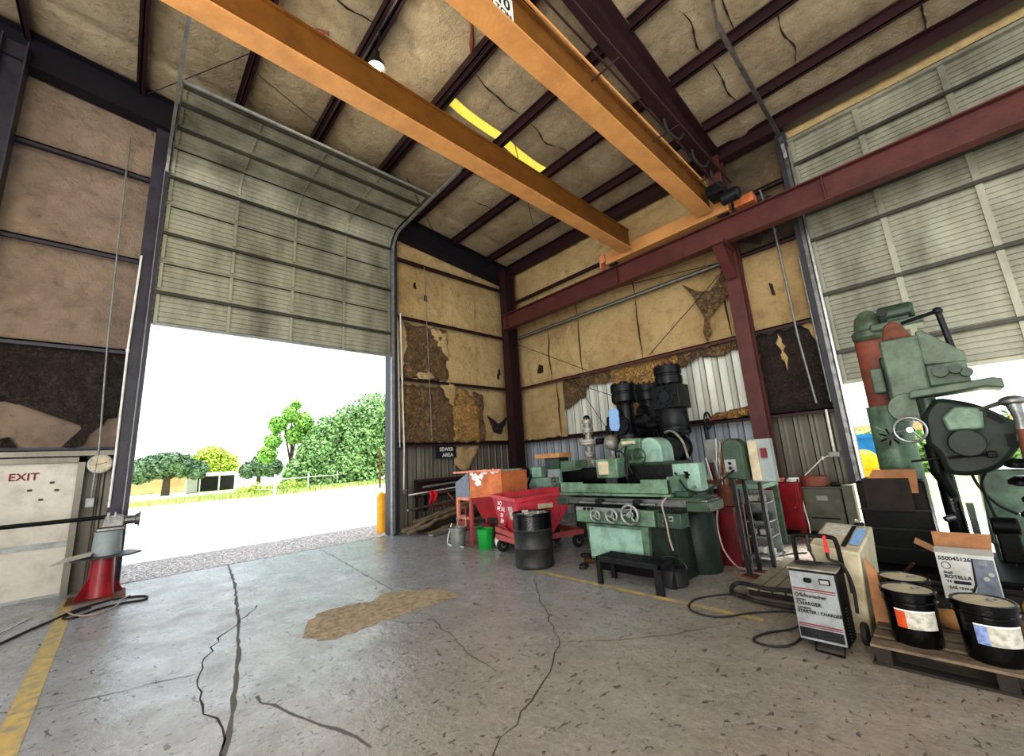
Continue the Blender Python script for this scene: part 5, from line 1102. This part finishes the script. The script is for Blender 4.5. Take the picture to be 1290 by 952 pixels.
b = MB(); b.prism([(x0+.17,z0+.02),(x0+.205,z0+.06),(x0+.225,z0+.15),(x0+.235,z1-.03),(x1-.015,z1-.03),(x1-.015,z0+.02)],yf-.001,yf,'Y'); b.build('grey_print','slate',cb)
b = MB(); b.prism([(x0+.15,z0+.02),(x0+.17,z0+.02),(x0+.225,z0+.15),(x0+.235,z1-.03),(x0+.225,z1-.03),(x0+.21,z0+.15)],yf-.002,yf-.001,'Y'); b.build('dark_curve','ink',cb)
text('550045126',.045,(x0+.02,yf-.002,z1-.045),(1,0,0),(0,0,1),'ink','lettering',cb,.001,'LEFT')
MB().torus((x0+.06,yf-.001,z1-.105),.028,.0025,'Y',20,5).build('round_mark','ink',cb)
text('Shell',.03,(x0+.035,yf-.002,z1-.165),(1,0,0),(0,0,1),'ink','lettering',cb,.001,'LEFT')
text('ROTELLA',.040,(x0+.035,yf-.002,z1-.20),(1,0,0),(0,0,1),'ink','lettering',cb,.0015,'LEFT')
text('T4',.03,(x0+.04,yf-.002,z1-.24),(1,0,0),(0,0,1),'ink','lettering',cb,.001,'LEFT')
MB().box(x0+.085,x0+.19,yf-.0025,yf,z1-.255,z1-.23).build('dark_strip','navy',cb)
text('SAE 15W-40',.03,(x0+.05,yf-.002,z1-.29),(1,0,0),(0,0,1),'ink','lettering',cb,.001,'LEFT')
for (x,z) in ((x0+.29,z1-.19),(x0+.325,z1-.15)): MB().lathe([(.018,-.003),(.018,0)],(x,yf,z),'Y',14).build('drop_print','paper',cb)
for i in range(6): MB().box(x0+.225+i*.022,x0+.24+i*.022,yf-.003,yf-.001,z0+.03,z0+.065).build('small_print','pcb_grey',cb)
MB().box(x0+.265,x0+.315,yf-.003,yf-.001,z1-.08,z1-.04).build('small_print','pcb_grey',cb)
t = thing('yellow_jug','yellow jug with a cream cap at the right edge','jug',(.28,5.1,.135)); MB().lathe([(.06,.135),(.065,.15),(.065,.3),(.03,.36),(.03,.38)],(.20,5.05,0),'Z',16).build('jug_body','yellow',t); MB().lathe([(.034,.38),(.034,.42)],(.20,5.05,0),'Z',14).build('cap','cream',t)
# ================================================================== radial drill press
t = thing('drill_press','big green radial drill press with a red-brown upper column','drill press',(-.4,7.1,0))
def D(b, n, m, p=None, **k): return b.build(n, m, p or t, **k)
D(MB().box(-.95,.6,6.5,8.0,0,.12),'floor_base','black',bevel=.02)
D(MB().lathe([(.26,.12),(.25,.3),(.21,.34),(.20,2.0)],(-.50,7.25,0),'Z',30),'column','green')
D(MB().lathe([(.17,2.0),(.165,2.92)],(-.50,7.25,0),'Z',30),'upper_column','rust_red',label='red-brown upper column sleeve')
D(MB().lathe([(.17,2.88),(.21,2.92),(.215,2.99),(.19,3.02)],(-.46,7.2,0),'Z',30),'column_cap','green_press')
D(MB().lathe([(.15,3.0),(.165,3.06),(.14,3.2),(.07,3.28),(.02,3.30)],(-.47,7.2,0),'Z',24),'gear_dome','green_press')
D(MB().cbox((-.2,7.1,3.0),(.5,.3,.10)),'cap_arm','green_press',bevel=.02)
mo = D(MB().lathe([(.085,-.18),(.11,-.16),(.11,.13),(.08,.16)],(-.17,7.05,3.15),'X',20),'elevating_motor','green_dark')
D(MB().cbox((-.17,7.05,3.06),(.2,.16,.06)),'motor_foot','green_dark',mo)
D(MB().lathe([(.05,-.1),(.05,.1)],(-.30,7.0,3.16),'Y',14),'gear_knob','steel_dark')
# arm and gearbox head
b = MB(); b.box(-.36,-.04,6.2,6.6,1.98,2.68); hd = D(b,'head_housing','green_press',bevel=.02)
D(MB().prism([(-.33,2.68),(-.3,2.84),(-.22,2.9),(-.14,2.84),(-.08,2.68)],6.25,6.55,'Y'),'head_dome','rust',hd,bevel=.02)
D(MB().prism([(-.05,2.72),(.0,2.73),(.27,2.42),(.27,2.32),(-.05,2.34)],6.25,6.7,'Y'),'sloped_cover','green_press',bevel=.012)
D(MB().box(-.05,.26,6.25,6.7,2.1,2.34),'gearbox','green_press',bevel=.02)
for (x,z,r_) in ((.06,2.24,.06),(.17,2.25,.05),(.24,2.2,.045)): D(MB().lathe([(r_,-.12),(r_,0)],(x,6.25,z),'Y',16),'gear_boss','green_dark')
D(MB().cbox((-.46,6.6,2.27),(.12,.2,.3)),'junction_box','green_press',bevel=.015)
D(MB().box(-.42,-.3,6.6,7.3,2.0,2.55),'arm_clamp','green_dark',bevel=.02)
D(MB().prism([(-.22,1.98),(.32,2.02),(.44,1.99),(.44,2.08),(.38,2.10),(-.2,2.06)],5.95,6.45,'Y'),'table_shelf','green_press',bevel=.012)
b = MB(); b.tube([(-.14,6.8,2.95),(.17,6.6,2.97)],.022,10); b.tube([(.17,6.6,2.98),(.21,6.6,2.4)],.028,10); D(b,'feed_linkage','steel_dark')
D(MB().ball((.17,6.6,2.97),.045,8),'linkage_joint','steel_dark')
# arm body: long casting with rounded belly
P_ = [(-.18,1.5),(-.16,1.78),(-.04,1.95),(.12,1.92),(.27,1.84),(.42,1.70),(.50,1.62),(.50,1.50),(.42,1.42),(.30,1.27),(.14,1.19),(-.04,1.19),(-.10,1.26),(-.12,1.40)]
P_ = [(q.x,q.y) for q in smooth_path([(*p,0) for p in P_+[P_[0]]],5)][:-1]
hb = D(MB().prism(P_,6.05,6.75,'Y'),'spindle_head','tank_dark',bevel=.05)
D(MB().lathe([(.12,0),(.13,.03),(.13,.25)],(.10,6.02-.17,1.5),'Y',22),'head_boss','tank_dark',hb)
D(MB().prism([(.0,1.62),(.24,1.62),(.26,1.82),(.08,1.86),(-.02,1.76)],5.93,6.06,'Y'),'cover_plate','green',hb,bevel=.02)
D(MB().prism([(.28,1.74),(.36,1.66),(.39,1.68),(.31,1.78)],6.03,6.06,'Y'),'slot','black',hb); D(MB().prism([(.36,1.44),(.42,1.44),(.42,1.56),(.36,1.56)],6.03,6.06,'Y'),'slot','black',hb)
D(MB().tube([(-.05,6.0,1.36),(.2,5.97,1.38)],.012,8),'shift_lever','steel_dark',hb); D(MB().cbox((.24,5.98,1.38),(.07,.04,.06)),'lever_end','black',hb,bevel=.01)
D(MB().lathe([(.07,1.72),(.075,1.74),(.075,1.98)],(-.10,6.15,0),'Z',20),'quill_cylinder','green_dark')
D(MB().lathe([(.15,-.05),(.16,0),(.15,.05)],(-.26,6.2,1.9),'Y',22),'gear_case','green_press')
w_ = D(MB().wheel((-.27,5.96,1.66),.125,.013,'Y',3,.22),'feed_handwheel','steel_bright'); D(MB().lathe([(.03,0),(.03,.25)],(-.27,5.96,1.66),'Y',12),'hub_shaft','steel',w_)
for k in range(7):
    a = k*.9; D(MB().tube([(-.44,6.1,1.6),(-.44+.09*math.cos(a),6.04,1.6+.09*math.sin(a))],.009,6),'turnstile_spoke','black')
D(MB().lathe([(.035,-.05),(.035,.05)],(-.44,6.1,1.6),'Y',12),'turnstile_hub','steel_dark')
D(MB().tube([(-.55,6.15,1.72),(-.44,6.1,1.64)],.008,6),'turnstile_spoke','galv')
D(MB().lathe([(.05,1.2),(.055,1.25),(.06,1.5)],(-.15,6.25,0),'Z',16),'spindle_sleeve','black'); D(MB().tube([(-.17,6.3,1.25),(-.08,6.35,.95)],[.06,.035],12),'drill_chuck','black')
D(MB().tube([(-.33,6.15,1.33),(-.05,6.15,1.36)],.012,8),'lower_rod','steel_dark')
# dark base block, post, cardboard
D(MB().box(-.92,-.30,6.75,7.55,.12,1.08),'table_block','black',bevel=.02)
for z in (.3,.52,.74): D(MB().box(-.925,-.295,6.742,6.75,z,z+.018),'t_slot','steel_dark')
D(MB().lathe([(.075,.1),(.08,.15),(.075,1.2)],(-.12,6.8,0),'Z',20),'table_post','black_gloss')
D(MB().tube([(-.2,6.5,.7),(-.13,6.55,.72)],.03,10),'grease_cap','steel')
b = MB(); b.prism([(-.80,1.09),(-.42,1.09),(-.42,.95),(-.36,.95),(-.34,1.22),(-.72,1.22)],6.68,6.7,'Y'); tag(b.build('cardboard_sheet','cardboard'),'bent brown cardboard draped on the dark drill table','cardboard')
o = D(MB().box(-.84,-.42,6.66,6.675,.75,1.12),'dark_guard','wood_dark')
o = MB().tube([(-.72,6.3,.02),(-.5,6.1,.3)],.015,6).build('steel_bar','rust'); tag(o,'thin rusty bar propped in front of the drill base','bar')
# ---- second machine at the right edge
t = thing('lever_machine','machine at the right edge with stacked black discs and grey lever','machine',(.45,5.7,0))
D(MB().lathe([(.09,0),(.09,.05),(.05,.08),(.05,1.1)],(.46,5.7,0),'Z',18),'spindle_post','black_gloss')
for z, r_ in ((1.30,.16),(1.15,.17),(1.0,.12),(.88,.15)): D(MB().lathe([(r_*.8,z-.03),(r_,z-.015),(r_,z+.015),(r_*.7,z+.05)],(.44,5.7,0),'Z',28),'disc','black_gloss')
D(MB().lathe([(.045,1.3),(.04,1.45),(.03,1.6)],(.44,5.7,0),'Z',16),'neck','rust')
b = MB(); b.tube([(.44,5.72,1.5),(.45,5.74,1.7),(.44,5.76,1.83)],[.05,.035,.05],12); D(b,'lever_arm','steel')
D(MB().ball((.44,5.76,1.85),.06,10,(1.4,1,.8)),'lever_knuckle','steel'); D(MB().tube([(.42,5.78,1.86),(.24,5.85,1.80)],[.022,.016],10),'lever_bar','steel')
D(MB().box(.36,.62,5.9,6.3,0,.55),'machine_foot','black',bevel=.02)
t = thing('green_cabinet','green steel machine cabinet seen under the drill head','cabinet',(.3,7.6,0)); MB().prism([(.1,.3),(.75,.3),(.75,1.15),(.16,1.15)],7.5,8.2,'Y').build('cabinet_body','green',t,bevel=.02); MB().box(.12,.75,7.55,8.1,0,.3).build('plinth','green_dark',t)
for pts, lb in (([(.08,6.6,1.2),(.12,6.9,1.0),(.22,7.1,.8),(.35,7.1,.7)],'black cable hanging across the green cabinet'),([(.2,6.6,1.2),(.14,6.7,1.05),(.16,6.8,.8),(.2,6.9,.5),(.22,6.9,.2)],'thick black cable dropping from the drill head')): hose(pts,.014,'rubber','power_cable',lb,'cable')
tag(MB().cbox((.22,6.75,.42),(.16,.2,.3)).lathe([(.09,-.1),(.09,.1)],(.22,6.75,.62),'X',16).build('coolant_pump','black',bevel=.02),'black boxy pump on the floor right of the drill base','pump')
tag(MB().box(-.02,.04,6.7,6.75,.12,.85).build('dark_post','green_dark'),'dark green flat post right of the glossy black cylinder','post')
# ================================================================== outdoors
b = MB(); b.box(-200,-9.75,-120,160,-.25,-.05); b.box(-9.75,60,9.75,160,-.25,-.05)
gr = b.build('ground','grass_pale',kind='structure',smooth=False)
b = MB(); b.add([(-9.75,-14,-.02),(-9.75,11,-.02),(-36,30,-.02),(-30,-40,-.02)],[(0,3,2,1)][::1]); 
b = MB().add([(-9.75,-14,0),(-9.75,11,0),(-44,18.5,-.03),(-38,8,-.03),(-40,4,-.03),(-40,-60,-.03)],[(5,4,3,2,1,0)]); b.build('paved_yard','apron',gr,kind='structure',smooth=False)
MB().add([(-9.75,-2,.004),(-9.75,7,.004),(-11.9,7,.002),(-11.9,-2,.002)],[(3,2,1,0)]).build('threshold_strip','asphalt_pink',gr,kind='structure',smooth=False)
MB().add([(-3,9.75,-.0),(6,9.75,-.0),(6,13,-.0),(-3,13,-.0)],[(0,1,2,3)]).build('threshold_slab','apron',gr,kind='structure',smooth=False)
def leafball(blobs, n, size, seed, b=None):
    r = random.Random(seed); b = b or MB()
    tot = sum(s[3]**2 for s in blobs)
    for (x,y,z,R) in blobs:
        for _ in range(int(2.6*n*R*R/tot)):
            d = Vector((r.gauss(0,1), r.gauss(0,1), r.gauss(0,1))).normalized()
            p = Vector((x,y,z))+d*R*(r.uniform(.55,1.05)); s = size*.55*r.uniform(.5,1.5)
            a = Vector((r.gauss(0,1), r.gauss(0,1), r.gauss(0,1))).normalized(); c_ = a.cross(d+Vector((.1,.2,.3))).normalized()
            b.add([p-a*s-c_*s*.5, p+a*s*.2-c_*s*.7, p+a*s+c_*s*.2, p-a*s*.1+c_*s*.7], [(0,1,2,3)])
    return b
def tree(loc, blobs, n, size, leaf, label, seed, trunk=.25, name='tree'):
    t = thing(name, label, 'tree', loc)
    leafball(blobs, n, size, seed).build('foliage', leaf, t, local=True, smooth=False)
    zt = min(s[2] for s in blobs); b = MB(); b.tube([(0,0,-.1),(.1*trunk,0,zt*.6),(0,.1,zt+.3)], [trunk,trunk*.8,trunk*.6], 8)
    for s in blobs[:4]: b.tube([(0,0,zt*.7),(s[0]*.6,s[1]*.6,s[2])], [trunk*.5,trunk*.2], 6)
    b.build('trunk','bark',t,local=True); return t
tree((-68,4.2,0),[(0,-2.4,3.1,1.5),(0,-.6,3.6,1.6),(0,1.4,3.5,1.4),(0,2.9,2.9,1.2),(0,-3.8,2.7,1.2),(1,.3,4.1,1.1),(0,-1.8,4.0,.9)],4200,.36,'leaf_dark','wide dark live oak by the low tan building',41,.45)
tree((-76,9.6,0),[(0,0,4.3,2.2),(0,-1.8,3.5,1.7),(0,1.9,3.6,1.8),(0,.3,3.0,2.2)],3000,.36,'leaf_lime','bright yellow-green round tree behind the carport',42,.3)
tree((-62,13.0,0),[(0,.2,2.9,1.3),(0,-1.2,2.4,1.0),(0,1.5,2.6,1.2),(0,.6,3.7,.9),(0,1.3,4.3,.5)],2600,.33,'leaf_dark','low dark tree between the carport and the fence',43,.3)
tree((-52,14.0,0),[(0,-.2,8.4,1.0),(0,-1.5,7.2,1.0),(0,1.2,7.6,1.1),(0,.3,6.0,1.1),(0,-1.9,5.4,.9),(0,.3,9.6,.6),(0,1.9,6.4,.8),(0,-2.4,3.9,1.0)],2300,.28,'leaf_fresh','slim airy light-green tree rising above the thicket',44,.25)
for i, (x, y, h, r_, lb) in enumerate([(-48,15.4,5.2,1.9,'bushy green tree at the left end of the thicket'),(-50,17.6,7.9,2.4,'rounded green tree in the middle of the thicket'),(-49,22.8,11.0,3.0,'tallest green tree nearest the door edge'),(-51,20.2,9.4,2.6,'round-topped green tree just left of the tallest one'),(-47,18.5,4.0,2.2,'low bushy tree below the thicket crowns')]):
    h_ = h
    bl = [(0,0,h_-r_*.9,r_),(.5,-r_*.8,h_-r_*2,r_*.9),(.4,r_*.8,h_-r_*1.8,r_*.9),(0,0,h_-r_*2.6,r_*1.1)]+[(0,rnd.uniform(-2,2),max(1.0,rnd.uniform(1,h_-3)),1.5) for _ in range(4)]
    tree((x,y,0),bl,5200,.30,'leaf_mid',lb,50+i,.25)
for i, (x, y, lb) in enumerate([(-41.5,9.6,'yellow-green bush on the grass near the carport'),(-42.5,12.5,'bush on the grass left of the third fence post')]):
    o = leafball([(0,0,.4,.7),(0,-1.0,.3,.6),(0,1.1,.35,.6)],900,.12,70+i).build('bush','leaf_lime',None,smooth=False); o.location = (x,y-1,0); tag(o, lb, 'bush')
# grass verge
b = MB(); r = random.Random(5)
for _ in range(9000):
    t = r.random(); x = -38-t*8+r.uniform(-5,3); y = 2+t*24+r.uniform(-3,2); h = r.uniform(.15,.5)
    if x > -37.5-(y-8)*.5 and y > 8 or x>-39: continue
    a = r.uniform(0,PI); dx, dy = math.cos(a)*.12, math.sin(a)*.12
    b.add([(x-dx,y-dy,-.03),(x+dx,y+dy,-.03),(x+dx*.3+.05,y,h)], [(0,1,2)])
o = b.build('grass','grass',smooth=False); tag(o,'tall pale grass along the fence line','grass',kind='stuff')
# fence
posts = [(-38.2,9.2),(-41.7,12.8),(-45.3,16.8),(-46,19.8),(-47,23.5)]
f = thing('pipe_fence','white pipe and wire fence beyond the yard','fence',(-38.2,9.2,0))
for i, (x, y) in enumerate(posts): MB().lathe([(.11 if i==0 else .07,0),(.11 if i==0 else .07,1.65)],(x,y,0),'Z',8).build('post','white',f)
b = MB()
for i in range(len(posts)-1):
    b.tube([(*posts[i],1.25),(*posts[i+1],1.25)],.04,6)
b.build('rail','white',f)
b = MB()
for i in range(len(posts)-1):
    for z in (.3,.6,.9): b.tube([(*posts[i],z),(*posts[i+1],z)],.015,4)
b.build('wire','galv',f)
f = thing('pipe_fence','short rail fence section left of the tallest white post','fence',(-38.2,9.2,0))
b = MB(); b.tube([(-38.2,9.2,.9),(-44,7.5,.9)],.05,6); b.tube([(-38.2,9.2,.5),(-44,7.5,.5)],.04,6); b.build('rail','white',f)
# buildings
t = thing('house','low tan building far beyond the yard','building',(-84,4,0))
MB().box(-88,-84,-2,8,0,2.6).build('walls','beige_wall',t); MB().prism([(-2.3,2.6),(8.3,2.6),(8.3,2.8),(3,3.9),(-2.3,2.8)],-88.5,-83.6,'X').build('roof','roof_pale',t)
t = thing('carport','open carport with pale flat roof and white posts','carport',(-71,10,0))
MB().add([(-72,7.6,2.35),(-69,7.6,2.0),(-69,12.0,2.0),(-72,12.0,2.35),(-72,7.6,2.55),(-69,7.6,2.15),(-69,12.0,2.15),(-72,12.0,2.55)],[(0,3,2,1),(4,5,6,7),(0,1,5,4),(1,2,6,5),(2,3,7,6),(3,0,4,7)]).build('roof','roof_pale',t)
for y in (7.7,9.8,11.9): MB().box(-69.2,-69.0,y-.08,y+.08,0,2.05).build('post','white',t)
MB().box(-71.9,-71.8,7.6,12.0,0,2.3).build('back_wall','wall_dark',t); MB().box(-71.5,-69.5,6.4,7.5,0,1.9).build('shed','white',t)
# bollard by the door
t = thing('bollard','yellow steel bollard just outside the tall doorway','bollard',(-10.4,5.0,0))
MB().lathe([(.0,1.0),(.06,.99),(.10,.95),(.12,.88),(.12,0)][::-1],(0,0,0),'Z',20).build('post','yellow',t,local=True)
o = MB().lathe([(.09,0),(.09,3.2)],(-34,16.2,0),'Z',8).build('utility_pole','rust'); tag(o,'rusty brown pole behind the yellow bollard','pole')
# outside the right-hand door
t = thing('dumpster','blue dumpster seen outside the right-hand doorway','dumpster',(-2,19,0))
MB().prism([(-4.5,.2),(-4.5,1.7),(-1.25,1.7),(-1.45,.2)],18,20,'Y').build('body','blue',t)
MB().box(-4.6,-1.15,17.9,20.1,1.62,1.74).build('rim','blue',t)
for x in (-4.2,-1.7): MB().box(x-.1,x+.1,18.0,18.4,0,.25).build('skid','steel_dark',t)
o = MB().ball((-1.85,16.0,.95),.34,10,(1,1,1.0)).ball((-1.8,16,.55),.3,10).add([(-2.1,15.8,0),(-1.5,15.8,0),(-1.5,16.2,0),(-2.1,16.2,0),(-2.1,15.8,.5),(-1.5,15.8,.5),(-1.5,16.2,.5),(-2.1,16.2,.5)],[(0,1,5,4),(1,2,6,5),(2,3,7,6),(3,0,4,7)]).build('yellow_sack','yellow'); tag(o,'lumpy yellow sack outside beside the blue dumpster','sack')
o = leafball([(x,27+abs(x)*.1,.9+.3*math.sin(x),1.2) for x in range(-8,14,1)],6200,.2,91).build('shrubbery','leaf_mid',smooth=False); tag(o,'yellow-green undergrowth beyond the right-hand doorway','shrubs',kind='stuff')
MB().box(-12,30,34,34.3,0,2.4).build('wall_far','beige_wall',kind='structure')
MB().box(-3,14,10.5,26,-.06,-.03).build('lawn_patch','grass',gr,kind='structure',smooth=False)

# ================================================================== light and camera
w = bpy.data.worlds.new('World'); bpy.context.scene.world = w; w.use_nodes = True
nt = w.node_tree; nt.nodes.clear()
out = nt.nodes.new('ShaderNodeOutputWorld'); bg = nt.nodes.new('ShaderNodeBackground')
bg.inputs[0].default_value = (.86,.94,1.0,1); bg.inputs[1].default_value = 1.65
nt.links.new(bg.outputs[0], out.inputs[0])
def light(kind, loc, energy, col=(1,1,1), size=1, rot=None, sy=None):
    l = bpy.data.lights.new('lamp', kind); l.energy = energy; l.color = col
    if kind == 'AREA':
        l.size = size
        if sy: l.shape = 'RECTANGLE'; l.size_y = sy
    elif kind == 'SUN': l.angle = math.radians(size)
    else: l.shadow_soft_size = size
    o = bpy.data.objects.new('lamp', l); C.objects.link(o); o.location = loc
    if rot: o.rotation_euler = rot
    o['kind'] = 'helper'; return o
s = light('SUN', (0,0,30), 3.2, (1,.97,.9), 2); s.rotation_euler = Vector((-.22,-.1,-1)).to_track_quat('-Z','Y').to_euler()
a = light('AREA', (1.5,-3.5,7.0), 260, (1,.93,.82), 5, sy=5); a.rotation_euler = Vector((-.55,.75,-.35)).to_track_quat('-Z','Y').to_euler()  # added warm fill high behind the camera, not a fixture of the hall
light('POINT', (-5.28,2.43,7.85), 60, (1,.85,.6), .12)
a = light('AREA', (0,-3.0,1.2), 620, (1,.92,.82), 5, sy=5); a.rotation_euler = Vector((-.4,.6,1)).to_track_quat('-Z','Y').to_euler()  # added fill facing up from behind the camera, brightens the ceiling

sp_ = light('SPOT', (1.2,13.5,6.4), 14000, (1,.98,.93), .8); sp_.data.spot_size = math.radians(60); sp_.rotation_euler = (Vector((-1.6,7.9,0))-Vector((1.2,13.5,6.4))).to_track_quat('-Z','Y').to_euler()  # added unseen spot outside door_2, stands in for sky glow on the floor

cam = bpy.data.cameras.new('Camera'); co = bpy.data.objects.new('Camera', cam); C.objects.link(co)
cam.sensor_fit = 'HORIZONTAL'; cam.sensor_width = 36; cam.lens = 36*512.196/1290; cam.clip_end = 500
a_, b_, c_ = 2.37711767, .199796575, -.062057641
fw = Vector((math.cos(b_)*math.cos(a_), math.cos(b_)*math.sin(a_), math.sin(b_))); r0 = Vector((math.sin(a_), -math.cos(a_), 0)); u0 = r0.cross(fw)
r2 = math.cos(c_)*r0+math.sin(c_)*u0; u2 = -math.sin(c_)*r0+math.cos(c_)*u0
m = Matrix.Identity(4)
for i in range(3): m[i][0], m[i][1], m[i][2] = r2[i], u2[i], -fw[i]
m.translation = (0,0,1.6); co.matrix_world = m
bpy.context.scene.camera = co
sc = bpy.context.scene
sc.view_settings.view_transform = 'Standard'; sc.view_settings.look = 'None'; sc.view_settings.exposure = .5; sc.view_settings.gamma = .80
sc.cycles.max_bounces = 6; sc.cycles.diffuse_bounces = 4
